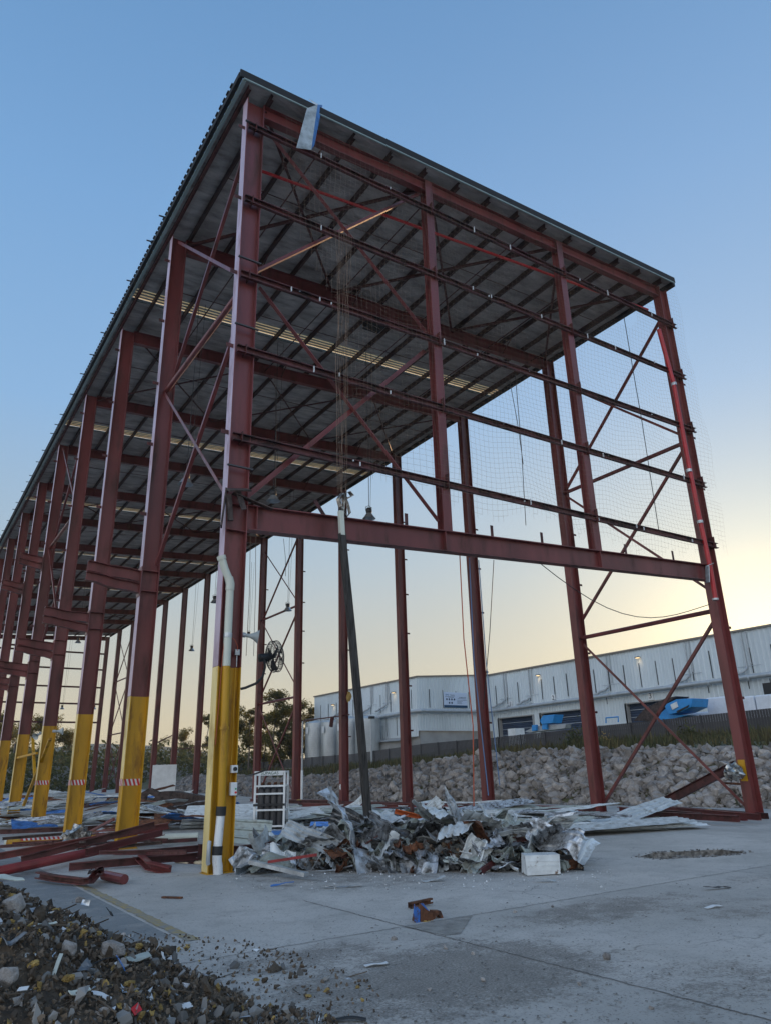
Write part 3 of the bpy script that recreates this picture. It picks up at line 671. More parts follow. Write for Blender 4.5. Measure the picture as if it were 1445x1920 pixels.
TL = [(520, 1297, 105, 60, 'tall gum tree with open crown left of the silver tanks', 2), (470, 1330, 104, 46, 'slender gum tree with bare trunk behind the gas bottle rack', 1), (447, 1320, 112, 44, 'gum tree close beside the yellow corner column', 1),
      (552, 1318, 108, 50, 'gum tree partly hidden by the fifth far column', 2), (583, 1328, 110, 44, 'small crown against the end of the warehouse', 1), (498, 1340, 112, 46, 'dark gum tree standing behind the slender one', 1),
      (395, 1338, 120, 40, 'gum tree seen between the corner column and the next far column', 1), (350, 1366, 125, 44, 'short gum tree with pointed top in the middle of the row', 1), (300, 1385, 130, 46, 'bushy tree just right of the second yellow column', 1),
      (245, 1420, 128, 50, 'low bushy tree behind the second yellow column', 1), (205, 1412, 115, 30, 'narrow dark tree in the gap left of the second yellow column', 1), (130, 1372, 120, 60, 'broad tree between the third and fourth yellow columns', 2),
      (95, 1345, 118, 60, 'tall tree behind the fourth yellow column', 2), (45, 1360, 115, 70, 'broad tree at the left edge behind the leaning yellow post', 2), (160, 1400, 122, 44, 'small leafy tree behind the third yellow column', 1), (5, 1340, 118, 70, 'dense tree cut by the left edge of the picture', 2)]
for i, (u, v, d, wp, lab, tn) in enumerate(TL): tree(u, v, d, wp, 20+i, lab, None, tn, base=0, dens=.9 if d < 125 else .7)
# undergrowth at tree feet
b = MB(); ur = random.Random(77)
for i in range(26000):
    y = 92+ur.random()*38; x = -8+ur.random()*62; h = ur.random()**1.6*(5.6+3.4*mnoise.noise(Vector((x*.12, y*.1, 0)))); s = ur.uniform(.2, .45)
    p = Vector((x, y, h)); nrm = Vector((ur.gauss(0, 1), ur.gauss(0, 1), ur.gauss(0, 1))).normalized(); a = nrm.orthogonal().normalized(); bb = nrm.cross(a)
    b.add([p-a*s*.5, p+bb*s, p+a*s*.5, p-bb*s], [(0, 1, 2, 3)])
tag(b.build('undergrowth', M['leaf2']), 'scrub below the trees', kind='stuff')
def bush(u, v, x, rad, name, lab, m, n=500, s0=.06):
    p = AX(u, v, x); r = random.Random(int(u)); t = tag(empty(name, (p.x, p.y, terr(p.x, p.y))), lab, 'bush'); b = MB()
    for i in range(n):
        d = Vector((r.gauss(0, .5), r.gauss(0, .5), abs(r.gauss(0, .6))))*rad; s = r.uniform(.6, 1.6)*s0; nrm = Vector((r.gauss(0, 1), r.gauss(0, 1), r.gauss(0, 1))).normalized(); a = nrm.orthogonal().normalized(); bb = nrm.cross(a)
        b.add([d-a*s*.5, d+bb*s, d+a*s*.5, d-bb*s], [(0, 1, 2, 3)])
    b.build('foliage', m, t); one('stem', M['bark'], lambda q: [q.path([(0, 0, -.1), (r.uniform(-.2, .2)*rad, r.uniform(-.2, .2)*rad, rad)], circ(.02, 5)) for _ in range(4)], t)
bush(1078, 1375, 40, 1.0, 'green_bush', 'rounded dark green bush by the second far column at the fence foot', M['leaf2'], 900, .09)
bush(1292, 1390, 34, .55, 'grass_tuft', 'bright green grassy tuft at the top of the rock heap', M['leaf2'], 400, .08)
bush(1130, 1392, 34, .5, 'dry_bush', 'rusty brown dry bush beside the green bush', M['wool'], 350, .06)

# ------------------------------------------------------------------ steel shed
W, L = 16.6, 5.93
YS = [0, 5.87, 11.81, 17.74, 23.8, 29.64, 35.6, 41.8, 47.6, 53.6]+[53.6+5.93*k for k in range(1, 6)]
NF = len(YS); YE = YS[-1]
def rz(x): return 17.93+.052*x                 # underside of the roof sheeting
SH = empty('steel_shed_frame'); tag(SH, 'tall open red steel shed frame with dark sheet roof and yellow column bases', 'shed')
def gab(x): return rz(x)-.20                    # rafter top
colA = isec(.28, .46, .02, .014)
def column(x, y, yel, web=.46, fl=.28):
    b = MB(); sec = [(q, p) for p, q in isec(fl, web, .02, .014)]          # web along X
    ang = 0
    z0 = 3.5 if yel else 0
    def put(b, za, zb): 
        n = 12; pts = [(x+p[0], y+p[1]) for p in sec]
        b.add([(a, c, za) for a, c in pts]+[(a, c, zb) for a, c in pts], [(i, n+i, n+(i+1) % n, (i+1) % n) for i in range(n)]+[(4, 3, 2, 1, 0, 11, 10, 9, 8, 7, 6, 5), tuple(range(n, 2*n))])
    put(b, z0, gab(x)-.02)
    c = b.build('column', M['red'], SH)
    if yel:
        b = MB(); put(b, 0, 3.5); b.build('painted_base', M['yellow'], c)
    b = MB(); b.box(x-.25, x+.25, y-.17, y+.17, -.02, .012)
    b.build('base_plate', M['yellow'] if yel else M['red'], c)
    return c
def webplate(c, x, y, z, h=.014, w=.44, f=.27):     # stiffener plates in the web pocket
    return one('stiffener', M['red'], lambda q: (q.box(x-w/2+.02, x+w/2-.02, y-f/2, y-.008, z, z+h), q.box(x-w/2+.02, x+w/2-.02, y+.008, y+f/2, z, z+h)), c)
colsA = []; colsD = []
for i, y in enumerate(YS):
    c = column(.04, y, i < 6); colsA.append(c)
    webplate(c, .04, y, 6.2); webplate(c, .04, y, 6.75)
    if i < 9:
        one('outer_flange_face', M['faded'], lambda q: q.box(-.1935, -.1905, y-.138, y+.138, 3.51 if i < 6 else .02, gab(0)-.05), c)  # thin plates whose pale colour stands in for reflected sky
        if i < 6: one('outer_flange_face', M['flange_sheen_y'], lambda q: q.box(-.1935, -.1905, y-.138, y+.138, 1.56 if 0 < i < 4 else .03, 3.5), c)
    d = column(W, y, False, .46, .30); colsD.append(d)
    # girt cleats left on the outer flange
    if i < 8:
        many('girt_cleat', M['darkred'], [(lambda q, z=z: q.box(.04-.40, .04-.232, y-.05, y-.042, z, z+.10)) for z in (8.3, 10.4, 12.35, 14.5, 16.7)], c)
        many('girt_cleat', M['darkred'], [(lambda q, z=z: q.box(W+.232, W+.42, y-.1, y-.09, z, z+.08)) for z in (3.4, 5.6, 8.3, 10.4, 12.35, 14.5)], d)
# corner column joint ledge at the beam, stripes
def stripes(y):
    q = MB(); q.box(-.197, .277, y-.152, y-.146, 1.36, 1.50) if False else None
    return
whitet = mat('white_tape', (.72, .70, .68), .5); redt = mat('red_tape', (.55, .03, .03), .5)
for i in (1, 2, 3):
    y = YS[i]; z0 = 1.40; c = colsA[i]; yf = y-.009
    hb = MB(); hb.add([(-.19, yf, z0), (.27, yf, z0), (.27, yf, z0+.15), (-.19, yf, z0+.15)], [(0, 1, 2, 3)])
    hb.add([(-.194, y-.14, z0), (-.194, y+.14, z0), (-.194, y+.14, z0+.15), (-.194, y-.14, z0+.15)], [(0, 1, 2, 3)])
    h = hb.build('hazard_band', whitet, c); rb = MB()
    for k in range(5):
        x0 = -.185+k*.098; rb.add([(x0, yf-.004, z0), (x0+.05, yf-.004, z0), (x0+.0, yf-.004, z0+.15), (x0-.0 if k == 0 else x0-.05, yf-.004, z0+.15)], [(0, 1, 2, 3)])
    for k in range(2):
        y0 = y-.1+k*.13; rb.add([(-.198, y0, z0), (-.198, y0+.06, z0), (-.198, y0+.03, z0+.15), (-.198, y0-.03, z0+.15)], [(0, 1, 2, 3)])
    rb.build('red_slashes', redt, c)
# wind columns in the front gable, standing on the beam
def bz(x): return 6.25+(x/16.2)*.88             # underside of the front beam
for x, tw in ((5.5, .30), (11.0, .30)):
    one('wind_column', M['red'], lambda q: q.ext((x, 0, bz(x)+.52), (x, 0, gab(x)-.05), [(b_, a_) for a_, b_ in isec(.26, .26, .016, .012)]), SH)
one('beam', M['red'], lambda q: q.ext((.30, -.02, bz(.3)+.26), (W-.26, -.02, bz(W-.3)+.26), isec(.26, .53, .022, .014)), SH)
for x in (5.42, 11.05, .5):
    one('beam_stiffener', M['red'], lambda q: q.box(x-.03, x-.01, -.145, -.03, bz(x)+.03, bz(x)+.5), SH)
many('beam_top_cleat', M['darkred'], [(lambda q, x=x, lean=lean: q.ext((x, -.05, bz(x)+.52), (x+lean, -.05, bz(x)+.85), rect(.09, .012), up=(0, 1, 0))) for x, lean in ((2.1, -.25), (4.3, .0), (7.0, .0), (8.8, 0), (12.3, 0), (14.6, .0))], SH)
# rafters: one per frame
for i, y in enumerate(YS):
    if y == 0:
        one('rafter', M['red'], lambda q: q.ext((.27, y, gab(.27)-.2), (W-.24, y, gab(W-.24)-.2), isec(.2, .40, .014, .01)), SH)
    else:
        one('rafter', M['red'], lambda q: q.ext((.27, y, gab(.27)-.25), (W-.24, y, gab(W-.24)-.25), isec(.2, .50, .016, .01)), SH)
# purlins along the shed
PX = [.35+i*1.225 for i in range(14)]
for x in PX:
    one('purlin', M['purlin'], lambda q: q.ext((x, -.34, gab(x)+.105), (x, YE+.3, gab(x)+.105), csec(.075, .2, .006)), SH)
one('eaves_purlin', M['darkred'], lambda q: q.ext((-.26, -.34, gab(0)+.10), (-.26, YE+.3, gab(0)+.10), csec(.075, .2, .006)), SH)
# roof sheeting: ribbed dark top with foil under, translucent strips left open
XL, XR, Y0r, Y1r = -.42, W+.32, -.42, YE+.4
skl = [(9.2+11.86*k, 9.2+11.86*k+.80) for k in range(7) if 9.2+11.86*k+.8 < YE]
spans = []; a = Y0r
for s0, s1 in skl: spans.append((a, s0)); a = s1
spans.append((a, Y1r))
roof = empty('roof'); roof.parent = SH
def ribs(q, y0, y1, dz, th, pitch=.25, rib=.03, sides=True):
    n = max(1, round((y1-y0)/pitch)); p = (y1-y0)/n; pr = []
    for i in range(n):
        a = y0+i*p; pr += [(a, 0), (a+p*.62, 0), (a+p*.70, rib), (a+p*.92, rib)]
    pr.append((y1, 0)); k0 = len(q.v)
    for y, z in pr:
        for x in (XL, XR): q.v.append((x, y, rz(x)+dz+z))
    for i in range(len(pr)-1): q.f.append((k0+2*i, k0+2*i+1, k0+2*i+3, k0+2*i+2))
one('roof_sheeting', M['roof'], lambda q: [ribs(q, a_, b_, .03, 0) for a_, b_ in spans]+[q.box(XL-.17, XL+.05, .0+.25*k, .14+.25*k, rz(XL)+.122, rz(XL)+.165) for k in range(int(YE/.25))], roof)
# foil-faced blanket sagging slightly between purlins
def foil(q):
    for y0, y1 in spans:
        ny = max(2, int((y1-y0)/.45)); xs = []
        for i in range(len(PX)+1):
            a_ = XL+.04 if i == 0 else PX[i-1]; c_ = PX[i] if i < len(PX) else XR-.04
            xs += [(a_+(c_-a_)*t, -.035*math.sin(PI*t)) for t in (0, .25, .5, .75)]
        xs.append((XR-.04, 0)); k0 = len(q.v)
        for j in range(ny+1):
            y = y0+.01+(y1-y0-.02)*j/ny
            for x, s in xs: q.v.append((x, y, rz(x)+.012+s+mnoise.noise(Vector((x*1.3, y*.9, 0)))*.022-(.02 if j % 3 == 0 else 0)))
        nx = len(xs)
        for j in range(ny):
            for i in range(nx-1): q.f.append((k0+j*nx+i, k0+(j+1)*nx+i, k0+(j+1)*nx+i+1, k0+j*nx+i+1))
one('insulation_foil', M['foil'], foil, roof)
for s0, s1 in skl:
    wslot, gap = .075, (s1-s0-4*.075)/5
    one('skylight_infill', M['foil'], lambda q: [q.add([(XL, a_, rz(XL)+.012), (XR-.04, a_, rz(XR-.04)+.012), (XR-.04, a_+gap, rz(XR-.04)+.012), (XL, a_+gap, rz(XL)+.012)], [(0, 1, 2, 3)]) for a_ in [s0+k*(gap+wslot) for k in range(5)]], roof)
    many('skylight_strip', M['skyl'], [(lambda q, a_=s0+gap+k*(gap+wslot): q.add([(XL-.02, a_-.02, rz(XL)+.03), (XR, a_-.02, rz(XR)+.03), (XR, a_+wslot/2, rz(XR)+.15), (XL-.02, a_+wslot/2, rz(XL)+.15), (XR, a_+wslot+.02, rz(XR)+.03), (XL-.02, a_+wslot+.02, rz(XL)+.03)], [(0, 1, 2, 3), (3, 2, 4, 5)])) for k in range(4)], roof)
    many('skylight_edge', M['trim'], [(lambda q, t=t: q.ext((XL, t, rz(XL)+.0), (XR, t, rz(XR)+.0), rect(.04, .02))) for t in (s0, s1)], roof)
# barge and gutters
one('barge_capping', M['roof'], lambda q: q.ext((XL-.12, Y0r-.03, rz(XL)+.07), (XR+.08, Y0r-.03, rz(XR)+.07), rect(.05, .22)), roof)
one('barge_trim', M['trim'], lambda q: q.ext((XL-.02, Y0r-.035, rz(XL)-.062), (XR+.02, Y0r-.035, rz(XR)-.062), rect(.04, .03)), roof)
one('eaves_gutter', M['trim'], lambda q: q.ext((XL+.01, Y0r, rz(XL)-.07), (XL+.01, Y1r, rz(XL)-.07), rect(.09, .05)), roof)
one('roof_edge_fascia', M['roof'], lambda q: q.ext((XL-.09, Y0r, rz(XL)+.035), (XL-.09, Y1r, rz(XL)+.035), rect(.10, .17)), roof)
one('far_gutter', M['roof'], lambda q: q.ext((XR+.05, Y0r, rz(XR)-.05), (XR+.05, Y1r, rz(XR)-.05), rect(.14, .22)), roof)
er = random.Random(1); ey = 5.4; EY = []
while ey < YE and len(EY) < 96: EY.append(ey); ey += er.uniform(1.1, 2.6)
many('roof_edge_bracket', M['black'], [(lambda q, y=y: q.ext((XL-.145, y, rz(XL)+.06), (XL-.34, y, rz(XL)+.04), rect(.04, .03))) for y in EY], roof)
one('roof_vent_box', M['black'], lambda q: q.box(PX[6]+.2, PX[6]+.9, 6.6, 7.4, rz(9)-.35, rz(9)-.1), roof)
# girts on the front gable
for zl, zr_ in ((16.78, 16.97), (14.49, 14.80), (12.32, 12.66), (10.36, 10.56), (8.23, 8.38)):
    g = one('girt', M['girt'], lambda q: q.ext((-.14, -.17, zl), (17.0, -.17, zr_), [(a_-.04, b_) for a_, b_ in csec(.085, .17, .008)], up=(0, 0, 1)), SH)
    gr_ = random.Random(int(zl*10))
    many('torn_fixing', M['paper'], [(lambda q, x=x, a=gr_.uniform(-.06, .08), c=gr_.uniform(-.03, .1): q.box(x-.012, x+.012, -.245, -.215, zl+(zr_-zl)*x/17-.05+a, zl+(zr_-zl)*x/17+.03+c)) for x in [gr_.uniform(.5, 16) for _ in range(8)]], g)
    many('girt_cleat', M['darkred'], [(lambda q, x=x: q.box(x-.008, x+.008, -.25, -.04, zl+(zr_-zl)*x/17-.12, zl+(zr_-zl)*x/17+.12+.15*(x > 2))) for x in (.04, 5.5, 11.0, 16.75)], g)
# straps on the corner column
many('perforated_strap', M['fence'], [(lambda q, z=z: q.box(-.23, .33, -.20, -.15, z, z+.03)) for z in (16.85, 12.75, 10.95, 7.55)], colsA[0])
# bracing
def br(name, pairs, sec, m=M['red'], parent=SH, up=(0, 0, 1)):
    for p, q_ in pairs: one(name, m, lambda q: q.ext(p, q_, sec, up=up), parent)
La = lsec(.11, .01); Lb = lsec(.09, .01)
br('gable_brace', [((.35, .12, 12.7), (5.35, .12, 17.55)), ((.35, .16, 17.3), (5.35, .16, 12.75)), ((.4, .12, 12.3), (5.35, .12, 7.35)), ((.35, .16, 7.0), (5.3, .16, 12.2))], La)
def sidebrace(x, a, b_, s=1, lower=True, m=M['red']):
    ya, yb = YS[a]+.2, YS[b_]-.2; o = .08*s
    P = [((x-o, ya, 12.5), (x-o, yb, 17.4)), ((x+o, ya, 17.4), (x+o, yb, 12.4)), ((x-o, ya, 6.9), (x-o, yb, 12.0)), ((x+o, ya, 12.0), (x+o, yb, 6.9))]
    if lower: P += [((x-o, ya, .25), (x-o, yb, 5.9)), ((x+o, ya, 5.9), (x+o, yb, .25))]
    br('side_brace', P, Lb, m); br('strut', [((x, ya-.1, 12.2), (x, yb+.1, 12.2)), ((x, ya-.1, 6.2), (x, yb+.1, 6.2))][:2 if lower else 1], [(a_*1, c_) for a_, c_ in circ(.075, 10)], m)
sidebrace(.04, 0, 1, lower=False); sidebrace(.04, 3, 4, lower=False); sidebrace(W, 0, 1); sidebrace(W, 5, 6); sidebrace(W, 12, 13); sidebrace(.04, 8, 9, lower=False)
for a, c in ((0, 1), (2, 3), (5, 6), (8, 9), (11, 12)):
    ya, yb = YS[a], YS[c]; P = []
    for x0, x1 in ((.3, 5.6), (5.6, 11.1), (11.1, W-.2)): P += [((x0, ya, gab(x0)-.12), (x1, yb, gab(x1)-.12)), ((x1, ya, gab(x1)-.16), (x0, yb, gab(x0)-.16))]
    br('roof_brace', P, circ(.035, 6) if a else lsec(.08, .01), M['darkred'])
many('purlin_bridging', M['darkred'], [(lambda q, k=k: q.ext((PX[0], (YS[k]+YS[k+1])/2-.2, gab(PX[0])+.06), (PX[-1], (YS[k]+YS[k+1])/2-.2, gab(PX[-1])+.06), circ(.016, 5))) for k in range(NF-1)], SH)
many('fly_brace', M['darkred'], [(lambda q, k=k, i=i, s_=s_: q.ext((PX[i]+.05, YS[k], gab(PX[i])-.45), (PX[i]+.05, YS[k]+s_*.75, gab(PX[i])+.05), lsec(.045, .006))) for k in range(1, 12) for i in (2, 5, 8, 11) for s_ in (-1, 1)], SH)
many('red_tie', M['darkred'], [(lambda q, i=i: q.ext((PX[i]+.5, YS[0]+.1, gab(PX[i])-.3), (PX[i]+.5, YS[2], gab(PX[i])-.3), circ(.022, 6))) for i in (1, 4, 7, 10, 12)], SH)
# cut stubs of the removed neighbouring frames
def stub(i, ln, z, n=5, seed=0, right=False):
    r = random.Random(seed+i); y = YS[i]; q = MB(); x0 = -.2; d = -1
    for k, (zz, h) in enumerate(((z+.35, .30), (z+.02, .26))):
        pts = [(x0+d*ln*t/n, y+.02*math.sin(t), zz+.02*t+r.uniform(-.02, .02)+(.10 if k else .0)*t/n) for t in range(n+1)]
        q.path(pts, isec(.2, h, .015, .012))
    o = q.build('beam_stub', M['red'], SH)
    one('stub_end_plate', M['red'], lambda q: q.box(-.215, -.2, y-.16, y+.16, z-.2, z+.6), o)
    return o
stub(1, 1.35, 6.25); stub(2, 1.35, 6.2); stub(3, 1.3, 6.15); stub(4, 1.3, 6.1); stub(5, 1.1, 6.1)
stub(4, 1.0, 11.2, seed=3); stub(5, 1.0, 11.2, seed=4)
# crushed bracket on the corner column
def junk(q):
    r = random.Random(5)
    q.ext((-.1, -.2, 6.95), (.75, -.28, 6.72), rect(.14, .02)); q.ext((-.22, -.25, 6.98), (.25, -.22, 7.08), rect(.2, .03), twist=.5)
    q.ext((-.2, -.1, 7.05), (-.3, -.2, 6.2), rect(.14, .03), twist=.4); q.ext((.0, -.22, 7.02), (.12, -.3, 6.6), rect(.12, .02), twist=1)
    q.ext((-.18, -.2, 6.9), (-.12, -.22, 6.35), rect(.06, .1))
one('torn_bracket', M['brown'], junk, colsA[0])
# far gable
for x in (5.5, 11.0): one('wind_column', M['red'], lambda q: q.ext((x, YE, 0), (x, YE, gab(x)-.05), isec(.26, .26)), SH)
for z in (16.4, 14.4, 12.2, 10.2, 8.0): one('girt', M['girt'], lambda q: q.ext((0, YE+.2, z), (W, YE+.2, z), rect(.08, .2)), SH)
# sprinkler main
one('sprinkler_pipe', M['redlit'], lambda q: q.path([(.55, 1.45, 17.2), (W-.4, .35, 17.75)], circ(.045, 10)), SH, smooth=True)

# ------------------------------------------------------------------ things on the structure
RP = empty('red_riser_pipe'); tag(RP, 'bright red riser pipe strapped down the right front corner column', 'pipe')
rp = [AY(1234, 618, -.22), AY(1262, 720, -.22), AY(1286, 850, -.22), AY(1308, 960, -.22), AY(1330, 1062, -.22), AY(1340, 1122, -.22)]
one('pipe_body', M['redlit'], lambda q: q.path(rp, circ(.075, 14)), RP, smooth=True)
one('end_collar', M['galv'], lambda q: q.path([rp[-1], rp[-1]+(rp[-1]-rp[-2]).normalized()*.06], circ(.10, 14)), RP)
many('pipe_clamp', M['galv'], [(lambda q, u=u, v=v: q.path([AY(u, v, -.22), AY(u+1, v+5, -.22)], circ(.095, 12))) for u, v in ((1262, 718), (1290, 880), (1311, 976))], RP)
one('bent_bracket', M['galv'], lambda q: (q.ext(AY(1325, 1062, -.32), AY(1326, 1092, -.32), rect(.12, .05)), q.ext(AY(1322, 1062, -.34), AY(1336, 1056, -.36), rect(.05, .02))), RP)

DP = empty('stormwater_downpipe', (-.02, -.2, 0)); tag(DP, 'cream downpipe inside the corner column, painted yellow lower down, ending in a white elbow', 'pipe')
DP.location = (0, 0, 0)
o_ = Vector((0, 0, 0))
one('upper_pipe', M['pvc'], lambda q: (q.path([(-.25, -.17, 5.58), (-.17, -.17, 5.36), (-.06, -.17, 5.14), (-.045, -.17, 5.05), (-.04, -.17, 3.5)], circ(.075, 16), cap=False), q.path([(-.262, -.17, 5.61), (-.235, -.17, 5.54)], circ(.088, 16), cap=False), q.path([(-.08, -.17, 5.2), (-.045, -.17, 5.08), (-.045, -.17, 4.95)], circ(.084, 16), cap=False)), DP, smooth=True)
one('yellow_section', M['yellow'], lambda q: q.path([(-.04, -.17, 3.5), (-.01, -.17, 1.02)], circ(.074, 16)), DP, smooth=True)
one('saddle_clip', M['galv'], lambda q: q.path([(-.04, -.17, 4.12), (-.04, -.17, 4.03)], circ(.082, 16)), DP)
one('yellow_clip', M['yellow'], lambda q: q.path([(-.028, -.17, 2.42), (-.028, -.17, 2.36)], circ(.088, 16)), DP)
many('rubber_coupling', M['rubber'], [lambda q: q.path([(-.01, -.18, 1.07), (-.015, -.18, .92)], circ(.088, 16)), lambda q: q.path([(-.05, -.20, .44), (-.055, -.20, .30)], circ(.088, 16))], DP, smooth=True)
one('white_section', M['pvcw'], lambda q: q.path([(-.015, -.18, .93), (-.05, -.2, .42)], circ(.073, 16)), DP, smooth=True)
one('elbow', M['pvcw'], lambda q: q.path([(-.055, -.2, .31), (-.05, -.2, .2), (-.03, -.2, .12), (-.02, -.2, 0)], circ(.082, 16)), DP, smooth=True)
t = one('flexible_conduit', M['duct'], lambda q: q.path([(-.2, -.2, .52), (-.21, -.21, .5), (-.215, -.21, .2), (-.2, -.2, .17)], circ(.035, 10)), smooth=True); tag(t, 'short grey capped conduit leaning at the foot of the corner column', 'conduit')
# switch boxes
for nm, z, hgt, lab in (('isolator_switch', 1.62, .13, 'square grey isolator switch with black knob on the corner column'), ('starter_box', 1.24, .22, 'pale starter box with green and red buttons below the isolator on the corner column')):
    t = empty(nm, (.20, -.16, z)); tag(t, lab, 'switch')
    one('case', M['white'], lambda q: q.box(-.06, .06, -.05, .04, 0, hgt), t, bevel=.008)
    if hgt < .2: one('knob', M['black'], lambda q: q.lathe([(.035, 0), (.035, .03), (0, .03)], (0, -.05, .065), (0, -1, 0), 14), t)
    else:
        one('green_button', mat('green_plastic', (.02, .3, .12), .4), lambda q: q.lathe([(.015, 0), (.015, .012), (0, .012)], (.03, -.05, .11), (0, -1, 0), 10), t)
        one('red_button', M['redp'], lambda q: q.lathe([(.018, 0), (.018, .02), (0, .02)], (.03, -.05, .05), (0, -1, 0), 10), t)
t = one('electrical_conduit', M['yellow'], lambda q: (q.path([(.19, -.06, 1.75), (.19, -.06, 3.5)], circ(.012, 8)), q.path([(.19, -.06, 1.46), (.19, -.06, 1.62)], circ(.012, 8)))); tag(t, 'thin yellow painted conduit above the isolator on the corner column', 'conduit')
t = one('power_socket', M['galv'], lambda q: (q.box(.13, .22, -.16, -.10, 3.72, 3.83), q.path([(.175, -.13, 3.5), (.175, -.13, 3.72)], circ(.012, 8))), bevel=.006); tag(t, 'small grey socket above the yellow paint on the corner column', 'socket')
t = one('orange_wire', M['rope_o'], lambda q: (q.path([(.03, -.16, 4.05), (.10, -.18, 4.0), (.16, -.18, 3.88), (.17, -.16, 3.8)], circ(.006, 5)), q.path([(-.1, -.17, 4.05), (-.13, -.18, 3.7), (-.15, -.18, 3.0), (-.17, -.16, 2.1)], circ(.006, 5)))); tag(t, 'thin orange wire looping from the downpipe to the socket', 'wire')

# horn speaker
def horn(name, p, d, lab, s=1):
    t = tag(empty(name, p), lab, 'speaker', 'horn loudspeakers on the columns'); d = Vector(d).normalized()
    one('horn_bell', mat('grey_plastic', (.38, .42, .42), .5) if 'grey_plastic' not in bpy.data.materials else bpy.data.materials['grey_plastic'], lambda q: q.lathe([(.03*s, 0), (.04*s, .08*s), (.07*s, .16*s), (.13*s, .24*s), (.14*s, .25*s), (.13*s, .245*s), (.05*s, .14*s)], (0, 0, 0), d, 18), t, smooth=True)
    one('driver', M['duct'], lambda q: q.lathe([(0, -.1*s), (.05*s, -.1*s), (.05*s, 0), (.03*s, 0)], (0, 0, 0), d, 14), t)
    one('bracket', M['galv'], lambda q: q.box(-.12*s, -.02*s, -.02, .02, -.02, .02), t)
horn('horn_speaker', (.37, -.05, 4.13), (.9, -.35, -.12), 'grey horn loudspeaker on the corner column above the fan')
horn('horn_speaker', AX(105, 1371, .1), (.9, -.3, .0), 'grey horn loudspeaker facing right at the top of the fourth yellow base')
horn('horn_speaker', AX(75, 1376, .1), (-.6, -.5, -.4), 'grey horn loudspeaker facing down left of the fourth yellow base')
# wall fan
FN = tag(empty('industrial_fan', (.86, -.25, 3.72)), 'black caged industrial fan on a curved arm at the corner column', 'fan')
fax = Vector((.96, -.02, .14)).normalized(); fa = fax.cross(Vector((0, 0, 1))).normalized(); fb = fa.cross(fax)
def cage(q):
    for r_, h in ((.30, 0), (.30, .09), (.24, .13), (.16, .16), (.08, .175), (.24, -.05), (.16, -.08), (.08, -.09)):
        pts = [fax*h+fa*r_*math.cos(2*PI*k/24)+fb*r_*math.sin(2*PI*k/24) for k in range(25)]; q.path(pts, circ(.004 if r_ < .3 else .008, 5), cap=False)
    for k in range(36):
        a = 2*PI*k/36; e = fa*math.cos(a)+fb*math.sin(a)
        q.path([e*.05+fax*.178, e*.16+fax*.16, e*.26+fax*.12, e*.30+fax*.05, e*.26-fax*.04, e*.16-fax*.08, e*.06-fax*.092], circ(.0035, 4), cap=False)
one('cage', M['black'], cage, FN)
def blades(q):
    for k in range(3):
        a = 2*PI*k/3+.4; e = fa*math.cos(a)+fb*math.sin(a); g = fax.cross(e)
        q.add([e*.04-g*.03, e*.26-g*.10+fax*.05, e*.27+g*.03, e*.20+g*.09-fax*.02, e*.04+g*.03], [(0, 1, 2, 3, 4)])
one('blades', M['rubber'], blades, FN); one('motor', M['black'], lambda q: q.lathe([(0, -.30), (.075, -.28), (.08, -.10), (.05, -.02), (.03, .06), (0, .06)], (0, 0, 0), fax, 16), FN, smooth=True)
one('arm', M['black'], lambda q: q.path([(-.25, -.15, -.05), (-.20, -.10, -.22), (-.22, -.05, -.40), (-.32, .02, -.52), (-.50, .1, -.60), (-.58, .13, -.62)], circ(.026, 8)), FN, smooth=True)
# high-bay lamps
lampspec = [(349, 903, 24, 'high bay lamp hanging beside the first left brace', 1), (513, 935, 27, 'silver high bay lamp hanging above the left end of the front beam', 1), (692, 968, 28, 'high bay lamp just showing above the front beam', 1), (403, 1127, 46, 'small high bay lamp hanging left of the corner column', 1), (540, 1142, 43, 'high bay lamp hanging between the two braced far columns', 1), (360, 1218, 60, 'lamp hanging low between distant columns', 1), (467, 1192, 60, 'distant lamp just right of the corner column', 1), (147, 1203, 60, 'lamp under the far end of the roof', 1), (117, 1328, 80, 'distant lamp in front of the far gable', 1), (177, 1328, 80, 'distant lamp on the far gable beside the second yellow column', 1)]
for u, v, d, lab, k in lampspec:
    p = AD(u, v, d); t = tag(empty('high_bay_lamp', p), lab, 'lamp', 'high bay lamps hanging inside the shed')
    one('reflector', M['galv'], lambda q: q.lathe([(.10, .12), (.13, .08), (.20, -.03), (.26, -.10), (.25, -.10), (.12, .05), (0, .06)], (0, 0, 0), n=18), t, smooth=True)
    one('lamp_housing', M['black'], lambda q: (q.lathe([(0, .34), (.09, .34), (.12, .28), (.12, .18), (.10, .12), (0, .12)], (0, 0, 0), n=14), q.path([(-.14, 0, .2), (-.15, 0, .36), (0, 0, .44), (.15, 0, .36)], circ(.012, 5))), t)
    one('cord', M['cable'], lambda q: (q.path([(0, 0, .4), (.02, 0, 3), (0, 0, rz(p.x)-p.z-.1)], circ(.012, 5)), q.path([(.08, .03, .4), (.2, .05, 3), (.25, 0, rz(p.x)-p.z-.1)], circ(.008, 5))), t)
